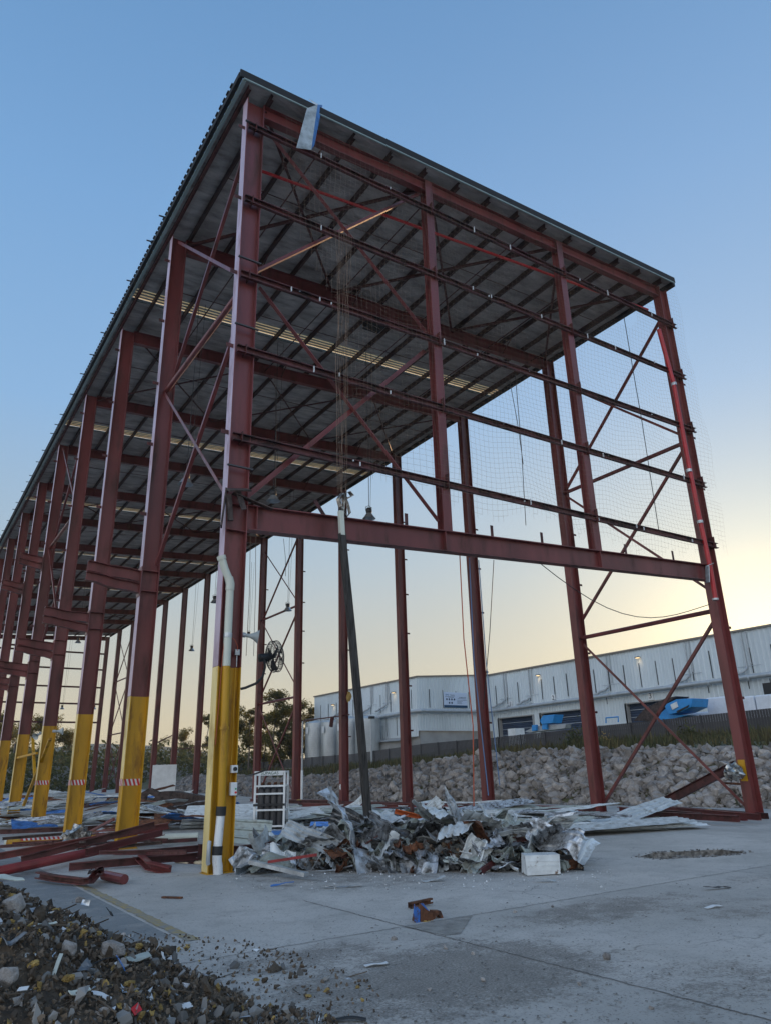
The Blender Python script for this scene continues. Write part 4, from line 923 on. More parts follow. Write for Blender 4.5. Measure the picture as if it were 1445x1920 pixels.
# hanging cables and ropes
def hang(pts, r, m, name, lab, cat='rope'):
    tag(one(name, m, lambda q: q.path(pts, circ(r, 5))), lab, cat)
hang([(6.0, .1, bz(6)), (5.98, .12, 4.5), (6.08, .1, 2.5), (6.0, .15, .8)], .014, M['rope_o'], 'orange_rope', 'thin orange rope hanging from the middle of the front beam')
hang([(6.35, .15, bz(6)), (6.32, .2, 4.0), (6.4, .1, 1.0)], .014, M['rope_b'], 'blue_rope', 'blue rope hanging beside the orange rope')
hang([(6.7, .2, bz(6)), (6.75, .25, 4.0), (6.85, .2, 1.2)], .012, M['rope_b'], 'thin_cable', 'thin bluish cable hanging just right of the blue rope', 'cable')
q0, q1 = AY(1010, 1055, 0), AY(1330, 1133, 0)
hang([q0+(q1-q0)*t+Vector((0, 0, -1.1*math.sin(PI*t)*(1-.3*t))) for t in [i/12 for i in range(13)]], .012, M['cable'], 'sagging_cable', 'black cable sagging from the front beam to the right corner column', 'cable')
for k, (u0, v0, u1, v1, d, lab) in enumerate([(965, 700, 985, 985, 27, 'long cable hanging behind the bird net left of centre'), (955, 715, 980, 870, 27.5, 'short cable hanging close to the long one behind the net'), (1168, 590, 1235, 1000, 24, 'cable running down behind the net near the right corner'), (532, 1010, 536, 1080, 40, 'thin twin cord hanging beside the braced far columns'), (925, 1050, 905, 1330, 24, 'dark cord hanging beside the third far column'), (460, 1000, 448, 1250, 30, 'black cable hanging right behind the corner column'), (470, 1005, 462, 1230, 33, 'second black cable behind the corner column'), (516, 700, 516, 925, 27, 'fine pale cord hanging above the left lamp'), (480, 980, 476, 1230, 36, 'faint cord furthest right behind the corner column')]):
    a_, b_ = AD(u0, v0, d), AD(u1, v1, d*.97); hang([a_, (a_+b_)/2+Vector((.05, 0, 0)), b_], .013, M['cable'], 'hanging_cable', lab, 'cable')
# stained tarp lump of insulation stuck to a far column
def blob(name, p, s, m, lab, cat, seed=0, n=5):
    r = random.Random(seed); b = MB()
    for k in range(n):
        vs, fs = rock_mesh(seed+k, 3); c = Vector((r.uniform(-.4, .4)*s[0], r.uniform(-.4, .4)*s[1], r.uniform(-.4, .4)*s[2]))
        b.add([Vector((v.x*s[0]*.6, v.y*s[1]*.6, v.z*s[2]*.6))*(1+.25*mnoise.noise(v*3+Vector((k, 0, 0))))+c for v in vs], fs)
    o = b.build(name, m, smooth=True); o.location = p; return tag(o, lab, cat)
blob('insulation_tuft', AX(653, 1306, W-.35)+Vector((0, 0, 0)), (.16, .2, .35), M['wool'], 'torn yellow insulation caught on a far column', 'insulation', 9)
blob('paint_splash', AX(638, 1476, W-.25), (.03, .1, .16), M['white'], 'white splash on the fourth far column', 'mark', 19, 3)
# yellow marker plate on right corner column
t = one('yellow_marker_plate', M['yellow'], lambda q: q.box(W-.245, W-.237, -.12, .10, 1.02, 1.62)); tag(t, 'yellow painted panel low on the right corner column', 'sign')
# torn flashing hanging from the roof edge
FL = tag(empty('torn_flashing', (1.5, -.5, 17.2)), 'torn blue and white flashing strip dangling from the front roof edge', 'flashing')
f = [AY(576, 203, -.52), AY(596, 196, -.55), AY(584, 281, -.62), AY(556, 277, -.60)]
f2 = [AY(596, 196, -.55), AY(605, 197, -.42), AY(590, 272, -.5), AY(584, 281, -.62)]
def sh(q, P):
    n_ = sum(((P[i+1]-P[i]).cross(P[i+2]-P[i+1]) for i in range(2)), Vector()).normalized()*.006; O = FL.location
    q.add([p-O for p in P]+[p+n_-O for p in P], [(0, 1, 2, 3), (7, 6, 5, 4), (0, 4, 5, 1), (1, 5, 6, 2), (2, 6, 7, 3), (3, 7, 4, 0)])
one('pale_face', mat('pale_flashing', (.40, .46, .50), .4, var=.2, scale=4, c2=(.22, .26, .28)), lambda q: sh(q, f), FL); one('blue_face', M['sheetb'], lambda q: sh(q, f2), FL)
one('loose_tail', M['sheetw'], lambda q: sh(q, [AY(580, 186, -.4), AY(590, 196, -.45), AY(618, 216, -.42), AY(602, 199, -.4)]), FL)

# bird netting on the front gable
def netting():
    b = MB(); cell = .15; X0, X1 = .75, 17.25; nx = int((X1-X0)/cell); r = random.Random(6)
    def bottom(x):
        base = interp(x, [.7, 2, 2.6, 3.4, 4.5, 6, 9, 11.5, 13.5, 15.5, 16.6, 17.3], [14.5, 12.5, 8.6, 7.9, 8.0, 7.65, 7.75, 7.6, 7.5, 7.9, 8.8, 8.0])
        return base
    def pt(i, j):
        x = X0+i*cell; z = rz(x)-.3-j*cell
        gx = math.exp(-((x-3.0)/1.6)**2)*max(0, min(1, (15-z)/7))*.45          # gathered towards a hanging rope
        x2 = x+(3.0-x)*gx; y = -.30-.05*math.sin(x*1.7+z*.8)-.04*math.sin(z*2.3+x)
        edge = max(0, (x-15.6))*.0
        z2 = z-.10*math.sin(x*1.14)**2*min(1, j/8)+mnoise.noise(Vector((x*.8, z*.8, 5)))*.12
        x2 += mnoise.noise(Vector((x*.7, z*.5, 9)))*.14+ (max(0, x-16.6))*.35*(18-z)/10
        return Vector((x2, y, z2))
    t = .0022
    for i in range(nx+1):
        x = X0+i*cell; nj = int((rz(x)-.3-bottom(x)+r.uniform(-.12, .12))/cell)
        for j in range(nj):
            if mnoise.noise(Vector((i*.12, j*.10, 20))) > .48: continue
            p, q = pt(i, j), pt(i, j+1)
            b.add([p+Vector((-t, 0, 0)), p+Vector((t, 0, 0)), q+Vector((t, 0, 0)), q+Vector((-t, 0, 0))], [(0, 1, 2, 3)])
            if i < nx:
                p2 = pt(i+1, j); b.add([p+Vector((0, 0, -t)), p+Vector((0, 0, t)), p2+Vector((0, 0, t)), p2+Vector((0, 0, -t))], [(0, 1, 2, 3)])
    # gathered hank
    for k in range(9):
        ph = r.uniform(0, 6); w0 = r.uniform(-.22, .22)
        pts = [Vector((2.45+w0+r.uniform(-.03, .03)+.12*math.sin(z_*.35+ph), -.34+r.uniform(-.05, .05), z_))*1.0 for z_ in [14.6-.6*n_ for n_ in range(13)]]
        for n_, p in enumerate(pts): w_ = 1-n_/13; p.x = 2.35+(p.x-2.35)*(.25+.75*w_)
        b.path(pts, circ(.0045, 3), cap=False)
    o = b.build('bird_netting', M['net']); return tag(o, 'fine torn bird netting hanging across the front gable of the shed', 'netting')
netting()

# leaning dark timber post with foil on top
tp, tb = AY(641, 1000, -.5), Vector((2.92, -.42, .12))
PO = tag(empty('leaning_timber_post', tb), 'tall dark weathered post leaning against the front beam out of the scrap heap', 'post')
one('shaft', M['timber'], lambda q: q.path([(0, 0, 0), (tp-tb)*.33+Vector((.02, 0, 0)), (tp-tb)*.66+Vector((.025, 0, 0)), tp-tb], rect(.145, .11), up=(0, 1, 0)), PO, bevel=.012)
one('pale_sleeve', M['pvc'], lambda q: q.path([tp-tb+Vector((.0, -.01, -.05)), AY(639, 958, -.5)-tb], rect(.11, .10), up=(0, 1, 0)), PO, bevel=.01)
# ------------------------------------------------------------------ scrap sheets
def crumple(L_, W_, seed, nx=16, ny=8, ribs_=0, creases=5, amp=.5, bend=0, twist=0, thick=.004):
    r = random.Random(seed); b = MB(); cr = []
    for k in range(creases):
        a = r.uniform(0, PI); cr.append((math.cos(a), math.sin(a), r.uniform(-.4, .4)*L_, r.uniform(-1, 1)*amp, r.uniform(-.6, .6)))
    xs = [(-.5+i/nx)*L_ for i in range(nx+1)]
    ys = []
    if ribs_:
        p = W_/ribs_
        for k in range(ribs_): y0 = -W_/2+k*p; ys += [(y0, 0), (y0+p*.6, 0), (y0+p*.7, .028), (y0+p*.9, .028)]
        ys.append((W_/2, 0))
    else: ys = [((-.5+j/ny)*W_, 0) for j in range(ny+1)]
    for x in xs:
        for y, h in ys:
            z = h; dx = 0; dy = 0
            for ca, sa, c, m_, q in cr:
                d = x*ca+y*sa-c; z += m_*abs(d)*.55; dx -= abs(m_)*.12*d; dy += q*.1*abs(d)
            z += bend*(x/L_)**2*L_+mnoise.noise(Vector((x*2.2+seed, y*2.2, seed*.7)))*amp*.22+mnoise.noise(Vector((x*7+seed, y*7, seed*.3)))*amp*.11
            t = twist*x/L_; px, py, pz = x+dx, (y+dy)*math.cos(t)-z*math.sin(t), (y+dy)*math.sin(t)+z*math.cos(t)
            b.v.append((px, py, pz))
    n = len(ys)
    for i in range(nx):
        for j in range(n-1): b.f.append((i*n+j, (i+1)*n+j, (i+1)*n+j+1, i*n+j+1))
    zm = sorted(v[2] for v in b.v)[len(b.v)//8]; b.v = [(x, y, z-zm) for x, y, z in b.v]
    return b
def sheet(name, m, p, rot, lab, group=None, L_=2, W_=.7, seed=0, cat='metal sheet', **k):
    b = crumple(L_, W_, seed, **k); o = b.build(name, m); o.location = p; o.rotation_euler = rot
    s = o.modifiers.new('thickness', 'SOLIDIFY'); s.thickness = .004
    return tag(o, lab, cat, group)
VD = Vector((.56, .83, 0)); SD = Vector((.83, -.56, 0))       # away from and across the yard
# dark core of the heap
HP0 = GZ(470, 1632); HP1 = GZ(1050, 1632)
def hp(s, t): return HP0+(HP1-HP0)*s+VD*t
def heaph(s, t):
    if not (-.05 < s < 1.08 and -.1 < t < 3.2): return 0
    pr = interp(s, [-.05, .1, .22, .4, .55, .75, .9, 1.0, 1.08], [.0, .07, .32, .55, .50, .62, .60, .42, 0]); tt = t/3.2
    return pr*max(0, math.sin(PI*min(1, max(0, tt+.08))**.7))
b = MB(); ns, ntt = 60, 22
for i in range(ns+1):
    for j in range(ntt+1):
        s = -.05+1.13*i/ns; t_ = -.1+3.3*j/ntt; p = hp(s, t_); h = heaph(s, t_)
        b.v.append((p.x, p.y, max(-.03, h*.62*min(1, max(0, t_-.1)/.9)+mnoise.noise(p*2.5)*.22*min(1, h*2)*min(1, max(0, t_)/.6)+mnoise.noise(p*7)*.08*min(1, h*3)-.03)))
for i in range(ns):
    for j in range(ntt): k = i*(ntt+1)+j; b.f.append((k, k+ntt+1, k+ntt+2, k+1))
tag(b.build('scrap_heap_core', mat('heap_fines', (.10, .095, .09), .9, var=.5, scale=9, c2=(.03, .028, .026), mix=(.4, .6), bump=1, bscale=20)), 'dirt and fines under the crushed scrap heap', kind='stuff')
# fragments in the heap
fr = random.Random(21)
def shard(b, p, s, r):
    a = [Vector((r.uniform(-1, 1), r.uniform(-1, 1), r.uniform(-.7, .7)))*s for _ in range(4)]
    b.add([p+a[0], p+a[1], p+a[2], p+a[3]], [(0, 1, 2), (1, 3, 2), (0, 2, 3)])
for nm, m, n, smin, smax in (('silver_shards', 'sheets', 900, .03, .14), ('pale_shards', 'sheetw', 350, .02, .10), ('rusty_shards', 'rust', 350, .02, .09), ('dark_scrap', 'rubber', 500, .04, .16), ('dirt_clods', 'bits', 1800, .012, .05)):
    b = MB()
    for k in range(n):
        s, t_ = fr.uniform(-.04, 1.07), fr.uniform(-.05, 3); h = heaph(s, t_); p = hp(s, t_)
        if h < .02 and fr.random() < .8: continue
        p.z = h*fr.uniform(.15, 1.05)+.02
        if nm == 'dirt_clods': vs, fs = RK1[k % 10]; q = fr.uniform(smin, smax); b.add([p+v*q for v in vs], fs)
        else:
            q = fr.uniform(smin, smax)
            if fr.random() < .35:
                d = Vector((fr.gauss(0, 1), fr.gauss(0, 1), fr.gauss(0, .4))).normalized()*q*2.4; b.ext(p-d, p+d, rect(q*.22, q*.12))
            else: shard(b, p, q, fr)
    tag(b.build(nm, M[m]), nm.replace('_', ' ')+' through the scrap heap', kind='stuff')
# big crumpled pieces
cm = ['sheetw', 'sheets', 'sheetg', 'sheets', 'sheetw', 'sheets', 'sheetg', 'rust', 'sheets', 'sheetw']
G1 = 'crumpled cladding in the scrap heap'
LB = {'sheetw': 'crushed off-white cladding scrap in the big heap under the front beam', 'sheets': 'crushed silver metal scrap in the big heap under the front beam', 'sheetg': 'crushed sage green cladding scrap in the big heap under the front beam', 'rust': 'rusty crushed scrap in the big heap under the front beam'}
for k in range(170):
    s, t_ = fr.uniform(.0, 1.03), -.05+fr.random()**1.2*2.7; h = heaph(s, t_); mm = cm[k % 10]; p = hp(s, t_); p.z = .02+h*fr.uniform(.25, .85)
    sheet('crumpled_cladding', M[mm], p, (fr.uniform(-.9, .9), fr.uniform(-.7, .7), fr.uniform(0, 6.3)), LB[mm], G1+' '+{'sheetw': '(white)', 'sheets': '(silver)', 'sheetg': '(green)', 'rust': '(rusty)'}[mm], L_=fr.uniform(.35, 1.15), W_=fr.uniform(.22, .5), seed=k, ribs_=fr.choice((0, 3, 4)), creases=fr.choice((6, 9, 12)), amp=fr.uniform(.45, 1.0), nx=16, ny=10)
for k in range(46):
    s, t_ = fr.uniform(.05, 1.0), fr.uniform(.1, 2.4); h = heaph(s, t_); mm = fr.choice(('sheetw', 'sheets', 'sheets', 'sheets', 'sheetg')); p = hp(s, t_); p.z = .05+h*fr.uniform(.7, 1.0)
    sheet('crumpled_cladding', M[mm], p, (fr.uniform(-.7, .5), fr.uniform(-.5, .5), fr.gauss(-.5, .8)), LB[mm], G1+' '+{'sheetw': '(white)', 'sheets': '(silver)', 'sheetg': '(green)'}[mm], L_=fr.uniform(.8, 1.6), W_=fr.uniform(.35, .65), seed=1400+k, ribs_=4, creases=3, amp=fr.uniform(.2, .45), nx=16, bend=fr.uniform(-.1, .15))
for k in range(110):
    s, t_ = fr.uniform(.0, 1.03), fr.uniform(-.22, .55); mm = fr.choice(('sheets', 'sheets', 'sheetw', 'sheetg', 'sheets', 'rust')); p = hp(s, t_); p.z = fr.uniform(.0, .30)*min(1, heaph(s, .8)*2)*(.4+t_)
    sheet('crumpled_cladding', M[mm], p, (fr.uniform(-.8, .8), fr.uniform(-.6, .6), fr.uniform(0, 6.3)), LB[mm], G1+' '+{'sheetw': '(white)', 'sheets': '(silver)', 'sheetg': '(green)', 'rust': '(rusty)'}[mm], L_=fr.uniform(.2, .75), W_=fr.uniform(.12, .35), seed=1000+k, ribs_=fr.choice((0, 2, 3)), creases=fr.choice((6, 9)), amp=fr.uniform(.4, 1.0), nx=12, ny=7)
for k in range(36):
    s, t_ = fr.uniform(.0, 1.0), fr.uniform(-.2, 1.4); h = heaph(s, t_); p = hp(s, t_); p.z = .05+h*fr.uniform(.3, .9); a = fr.uniform(0, 6.3); ln = fr.uniform(.4, 1.1); d = Vector((math.cos(a), math.sin(a), fr.uniform(-.35, .45)))*ln/2
    bb_ = MB(); mid = p+Vector((fr.uniform(-.1, .1), fr.uniform(-.1, .1), fr.uniform(-.06, .1))); bb_.path([p-d, mid, p+d], fr.choice((csec(.04, .06, .004), circ(.012, 6), rect(.05, .02), csec(.05, .08, .004)))); mm = fr.choice(('galv', 'galv', 'darkred', 'rust', 'rubber', 'white'))
    tag(bb_.build('bent_bar', M[mm]), {'galv': 'short bent galvanised bar', 'darkred': 'short bent dark red bar', 'rust': 'short bent rusty bar', 'rubber': 'short bent black strip', 'white': 'short bent white trim'}[mm]+' caught in the big scrap heap', 'bar', 'bent bars in the scrap heap, '+{'galv': 'galvanised', 'darkred': 'dark red', 'rust': 'rusty', 'rubber': 'black', 'white': 'white'}[mm])
def place(u, v, d, m, L_, W_, rot, lab, seed, name='crumpled_cladding', **k):
    return sheet(name, M[m], AD(u, v, d)-Vector((0, 0, .08)), rot, lab, None, L_, W_, seed, **k)
DPT = lambda u, v, z=0: (GZ(u, v, z)-CAM).dot(FW)
place(655, 1590, DPT(655, 1635)+.3, 'sheets', 1.9, .5, (.4, -1.15, 1.9), 'tall crushed silver sheet standing up at the left of the heap', 301, ribs_=0, creases=7, amp=.8)
place(950, 1560, DPT(950, 1600, 0)+.7, 'sheetg', 2.1, 1.25, (.55, .12, -.55), 'large ribbed sage sheet slumped over the right of the heap', 302, ribs_=7, creases=1, amp=.12)
place(720, 1590, DPT(720, 1630)+.8, 'sheetw', 1.1, .6, (.6, -.4, .2), 'bent white sheet draped right of the leaning post', 303, ribs_=3, creases=4, amp=.5)
place(575, 1590, DPT(575, 1630)+.7, 'sheetg', 1.0, .6, (.8, .3, -.3), 'folded beige panel spilling yellow wool at the left of the heap', 305, creases=5, amp=.6)
place(870, 1592, DPT(870, 1625)+.35, 'sheetw', .22, .27, (1.15, .12, -.6), 'small square pale plate leaning on the heap', 306, creases=0, amp=.05)
place(640, 1540, DPT(640, 1570)+.3, 'sheetb', 1.6, .45, (.1, .03, -.55), 'flat bright blue sheet lying behind the heap', 307, ribs_=3, creases=1, amp=.05)
place(530, 1556, DPT(530, 1580)+.3, 'sheetb', 1.7, .35, (.2, .05, -.45), 'blue flashing strip in front of the gas bottle rack', 308, creases=2, amp=.1)
place(770, 1550, DPT(770, 1580)+.5, 'sheetb', .9, .4, (.4, .1, -.3), 'small blue sheet behind the leaning post', 309, creases=2, amp=.3)
place(705, 1535, DPT(705, 1560)+.9, 'sheetw', 2.4, .9, (.15, .02, -.65), 'flat white ribbed sheet left of the leaning post', 310, ribs_=5, creases=1, amp=.08)
place(800, 1515, DPT(800, 1545)+1.6, 'sheetw', 1.1, .5, (.5, -.45, -.3), 'curled white sheet rising behind the heap', 311, ribs_=4, creases=1, amp=.2, bend=.35)
place(665, 1505, DPT(665, 1530)+3, 'sheetw', 1.0, .55, (.3, -.5, -.5), 'curved white sheet standing left of the leaning post', 312, ribs_=4, creases=1, amp=.15, bend=.4)
place(760, 1522, DPT(760, 1545)+.8, 'sheetg', 3.4, .4, (.5, .06, -.5), 'long sage green gutter length behind the heap', 313, creases=0, amp=.05, twist=.4)
place(1150, 1545, DPT(1150, 1562), 'sheetw', 4.6, .8, (.1, -.05, -.25), 'long white ribbed sheets fanned out at the right of the heap', 314, ribs_=4, creases=1, amp=.08)
place(1195, 1522, DPT(1195, 1540)-.6, 'sheetw', 3.2, .7, (.3, -.22, -.1), 'white bent sheet sticking up towards the right corner column', 315, ribs_=3, creases=2, amp=.18)
place(1085, 1600, DPT(1085, 1622), 'sheetw', .9, .35, (.2, -.45, .1), 'ragged white strip poking out right of the heap', 316, ribs_=2, creases=3, amp=.3)
# crate-like dented white box at the right end
bp = GZ(1028, 1643); BX = MB(); ang = -.52
T = Matrix.Translation((bp.x, bp.y+.1, 0)) @ Matrix.Rotation(ang, 4, 'Z')
BX.box(-.37, .37, -.02, .42, .02, .40)
for z in (.1, .19, .28): BX.box(-.365, .365, -.028, -.02, z, z+.008)
BX.v = [(x+.03*mnoise.noise(Vector((x*4, y*4, z*4))), y+.03*mnoise.noise(Vector((x*4, y*4, z*4+9))), z+.02*mnoise.noise(Vector((x*4, y*4, z*4+5)))) for x, y, z in BX.v]
o = BX.build('dented_white_box', mat('chipped_white_paint', (.66, .69, .69), .5, var=.2, scale=6, c2=(.20, .13, .09), mix=(.58, .66)), bevel=.012); o.matrix_world = T @ Matrix.Scale(.74, 4); o['label'] = 'dented white metal box lying at the right front of the scrap heap'; o['category'] = 'box'
blob('rusty_lump', GZ(1035, 1625)+Vector((.05, .2, .30)), (.22, .15, .10), M['rust'], 'rusty speckled lump sitting on the dented white box', 'scrap', 33)
# orange perforated steel
OR = tag(empty('orange_shelf_upright', AY(790, 1545, -.9)), 'orange perforated racking upright bent over the scrap heap', 'racking')
def perf(q):
    P = [Vector((-.55, .1, .25)), Vector((-.1, 0, .14)), Vector((.2, -.05, -.1)), Vector((.35, -.1, -.42)), Vector((.75, -.2, -.6))]
    for i in range(4):
        q.ext(P[i], P[i+1], csec(.07, .09, .006))
one('upright', M['orange'], perf, OR)

t = one('red_vertical_bar', M['darkred'], lambda q: q.ext(AY(771, 1560, -.3), AY(772, 1497, -.3), rect(.06, .06))); tag(t, 'dark red bar standing upright in the heap right of the leaning post', 'bar')
t = one('red_stake', M['redlit'], lambda q: (q.ext(AY(842, 1552, -1.2), AY(842, 1535, -1.2), rect(.04, .04)), q.box(*[c for pr in zip(AY(842, 1533, -1.2)-Vector((.05, .03, .05)), AY(842, 1533, -1.2)+Vector((.05, .03, .05))) for c in pr]))); tag(t, 'short red capped stake in the heap', 'stake')
rr2 = random.Random(9)
cab = [AY(828, 1512, -.6), AY(840, 1535, -.7), AY(862, 1538, -.8), AY(880, 1520, -.7), AY(870, 1560, -.9), AY(845, 1563, -1.0)]
t = one('rusty_cable_loop', M['rust'], lambda q: q.path(cab, circ(.016, 6))); tag(t, 'rusty cable looping above the right half of the heap', 'cable')
t = one('white_louvre_fitting', M['white'], lambda q: [q.ext(AY(795+k*2, 1543+k*4, -1.5), AY(815+k*2, 1552+k*4, -1.5), rect(.03, .06)) for k in range(3)]+[q.ext(AY(793, 1538, -1.5), AY(797, 1560, -1.48), rect(.05, .05))]); tag(t, 'white ribbed light fitting perched on the heap', 'fitting')
def member(name, m, a, c, sec, lab, cat='steel beam', group=None, up=(0, 0, 1), tw=0, mid=None):
    pts = [Vector(a), Vector(c)] if mid is None else [Vector(a), Vector(mid), Vector(c)]
    b = MB(); b.path(pts, sec, up=up); 
    return tag(b.build(name, m), lab, cat, group)
Cs = csec(.07, .13, .006)
member('grey_channel', M['galv'], GZ(442, 1634, .06), GZ(500, 1606, .16), csec(.09, .13, .006), 'short galvanised channel lying by the foot of the corner column')
member('grey_channel', M['galv'], AY(770, 1545, -1.2), AY(905, 1600, -1.6), csec(.12, .16, .01), 'long grey channel slanting across the middle of the heap')
member('grey_channel', M['galv'], AY(888, 1545, -1.2), AY(935, 1590, -1.6), csec(.12, .14, .01), 'grey channel steeply tilted right of the middle of the heap')
member('grey_channel', M['galv'], GZ(470, 1616, .2), GZ(575, 1640, .08), rect(.1, .06), 'thin grey bar lying at the left edge of the heap')
member('red_channel', M['redf'], GZ(505, 1616, .22), GZ(592, 1603, .42), rect(.05, .04), 'red painted bar low in the left of the heap')
member('curved_red_beam', M['darkred'], AY(372, 1596, 1.0), AY(514, 1590, .9), isec(.14, .24), 'dark red curved beam lying behind the corner column', mid=AY(450, 1599, .95))
member('cream_pipe', M['pvc'], GZ(262, 1572, .14), GZ(372, 1568, .14), circ(.09, 14), 'thick cream pipe lying left of the corner column', 'pipe')
member('cream_pipe', M['pvc'], GZ(434, 1572, .12), GZ(525, 1562, .12), circ(.07, 14), 'cream pipe lying right of the corner column', 'pipe')
# ---- left side steel lying on the ground
member('fallen_red_channel', M['red'], GZ(-40, 1612, .15), GZ(316, 1548, .55), Cs, 'longest fallen red channel slanting up across the second yellow column')
member('fallen_red_channel', M['darkred'], GZ(40, 1612, .1), GZ(290, 1546, .62), Cs, 'fallen red channel lying just behind the longest one')
member('fallen_red_channel', M['red'], GZ(160, 1598, .25), GZ(305, 1560, .42), Cs, 'short fallen red channel crossing in front of the second yellow column')
member('fallen_red_pipe', M['redf'], GZ(-30, 1640, .12), GZ(218, 1588, .18), circ(.085, 12), 'bright red pipe lying on the ground at the left', 'pipe')
member('fallen_red_channel', M['darkred'], GZ(130, 1625, .08), GZ(520, 1592, .14), Cs, 'dark red channel lying flat from the left to behind the corner column')
member('fallen_red_channel', M['darkred'], GZ(265, 1600, .1), GZ(395, 1588, .1), Cs, 'dark red channel lying left of the corner column')
member('fallen_red_channel', M['darkred'], GZ(270, 1580, .1), GZ(370, 1574, .1), rect(.12, .08), 'thin dark steel length below the cream pipe')
member('fallen_red_channel', M['darkred'], GZ(0, 1560, .1), GZ(230, 1550, .15), Cs, 'dark red channel lying behind the yellow fallen bollard')
member('fallen_red_channel', M['red'], GZ(230, 1556, .1), AX(250, 1545, 0)+Vector((.2, -.5, 1.05)), rect(.1, .1), 'short red bar propped against the second yellow column') if False else None
member('propped_bar', M['red'], GZ(150, 1570, .1), AX(214, 1536, -.25), rect(.06, .06), 'pale worn bar propped against the second yellow column')
member('bent_red_gutter', M['red'], GZ(262, 1600, .2), GZ(322, 1630, .05), csec(.12, .13, .01), 'rusty red bent plate lying between the columns', mid=GZ(285, 1622, .12))
YB = tag(empty('fallen_yellow_bollard', GZ(12, 1580, .1)), 'fallen yellow pipe bollard with red and white chevrons', 'bollard'); ya, yb = Vector((0, 0, 0)), GZ(180, 1572, .12)-GZ(12, 1580, .1)
one('tube', M['yellow'], lambda q: q.path([ya, yb], circ(.09, 16)), YB, smooth=True)
one('end_cap', M['pvc'], lambda q: q.path([ya-yb.normalized()*.02, ya+yb.normalized()*.03], circ(.094, 16)), YB)
nv = yb.normalized(); sd_ = nv.cross(Vector((0, 0, 1)))
def chev(q, o_):
    for k in range(12):
        c = nv*(.35+k*.11+o_); pts = []
        for a in (-.1, .25, .6): pts.append(a)
        for i in range(2):
            e = lambda a, s_: c+nv*s_+(sd_*math.sin(a-.5)*-1+Vector((0, 0, 1))*math.cos(a-.5))*.0935
            a0, a1 = -.5+i*.6, .1+i*.6
            q.add([e(-a0, 0+a0*.05), e(-a0, .055+a0*.05), e(-a1, .055+a1*.05), e(-a1, 0+a1*.05)], [(0, 1, 2, 3)])
one('red_chevrons', redt, lambda q: chev(q, 0), YB); one('white_chevrons', whitet, lambda q: chev(q, .055), YB)
# twisted red pipe in the foreground
RB = tag(empty('buckled_red_beam', GZ(80, 1642, .06)), 'buckled dark red channel lying on the slab in front of the fallen steel', 'steel beam')
O = RB.location
one('beam_body', M['darkred'], lambda q: q.path([GZ(76, 1640, .10)-O, GZ(110, 1646, .09)-O, GZ(160, 1652, .07)-O, GZ(176, 1650, .12)-O, GZ(190, 1634, .22)-O, GZ(196, 1630, .30)-O], csec(.09, .10, .01)), RB)
one('torn_plate', M['darkred'], lambda q: q.add([GZ(164, 1640, .10)-O, GZ(190, 1634, .12)-O, GZ(196, 1628, .36)-O, GZ(166, 1634, .22)-O, GZ(180, 1634, .16)-O+Vector((0, .15, .05))], [(0, 1, 2, 3), (0, 3, 4)]), RB)
member('red_pipe_offcut', M['red'], GZ(196, 1641, .09), GZ(234, 1649, .07), circ(.075, 10), 'short crushed red pipe offcut beside the buckled beam', 'pipe')
member('rusty_bar', M['rust'], GZ(305, 1682, .015), GZ(342, 1683, .015), rect(.05, .02), 'small rusty bar lying alone on the slab', 'bar')
tr_ = random.Random(71)
for k in range(16):
    u0, v0 = tr_.uniform(-10, 230), tr_.uniform(1562, 1604); u1, v1 = u0+tr_.uniform(60, 170), v0-tr_.uniform(-4, 16)
    member('fallen_thin_bar', M[tr_.choice(('darkred', 'darkred', 'red', 'brown', 'galv'))], GZ(u0, v0, tr_.uniform(.04, .3)), GZ(u1, v1, tr_.uniform(.04, .45)), tr_.choice((rect(.04, .04), csec(.04, .07, .004), lsec(.05, .006))), 'thin steel bar in the tangle of fallen steel at the left', 'bar', 'thin bars in the fallen steel at the left')
# foil bag and misc
def foilb(name, p, s, lab, seed): 
    b = MB(); vs, fs = rock_mesh(seed, 3); r = random.Random(seed)
    b.add([Vector((v.x*s[0], v.y*s[1], v.z*s[2]))*(1+.45*mnoise.noise(v*2.6+Vector((seed, 0, 0)))+.12*r.random()) for v in vs], fs); o = b.build(name, mat('crinkled_foil', (.55, .54, .50), .25, metal=.9, c2=(.12, .11, .1), mix=(.4, .6), scale=6) if 'crinkled_foil' not in bpy.data.materials else bpy.data.materials['crinkled_foil']); o.location = p; return tag(o, lab, 'foil')
foilb('crumpled_foil', GZ(143, 1575, .2), (.3, .22, .28), 'crumpled silver foil bundle on the fallen steel', 3)
foilb('crumpled_foil', AX(1375, 1447, W-.6), (.3, .2, .22), 'silver foil scrap caught on the beam near the right corner column', 5)
b = MB(); r = random.Random(31)
loop1 = [(640, 925), (634, 935), (638, 950), (645, 962), (641, 945), (645, 925), (655, 922), (661, 930), (650, 935), (644, 926), (652, 945), (656, 962), (650, 970), (643, 960), (645, 940)]
b.path([AY(u, v, -.45-.02*(i % 3)) for i, (u, v) in enumerate(loop1)], rect(.11, .012)); tag(b.build('foil_streamer', bpy.data.materials['crinkled_foil']), 'torn foil streamer knotted above the leaning post', 'foil')
t = one('plastic_bottle', mat('clear_plastic', (.55, .62, .68), .15), lambda q: q.lathe([(0, 0), (.035, .005), (.037, .05), (.033, .1), (.037, .17), (.014, .21), (.014, .235), (0, .236)], GZ(24, 1632, .04), (.9, -.4, -.02), 14), smooth=True); tag(t, 'clear plastic bottle lying on the slab at the left', 'bottle')
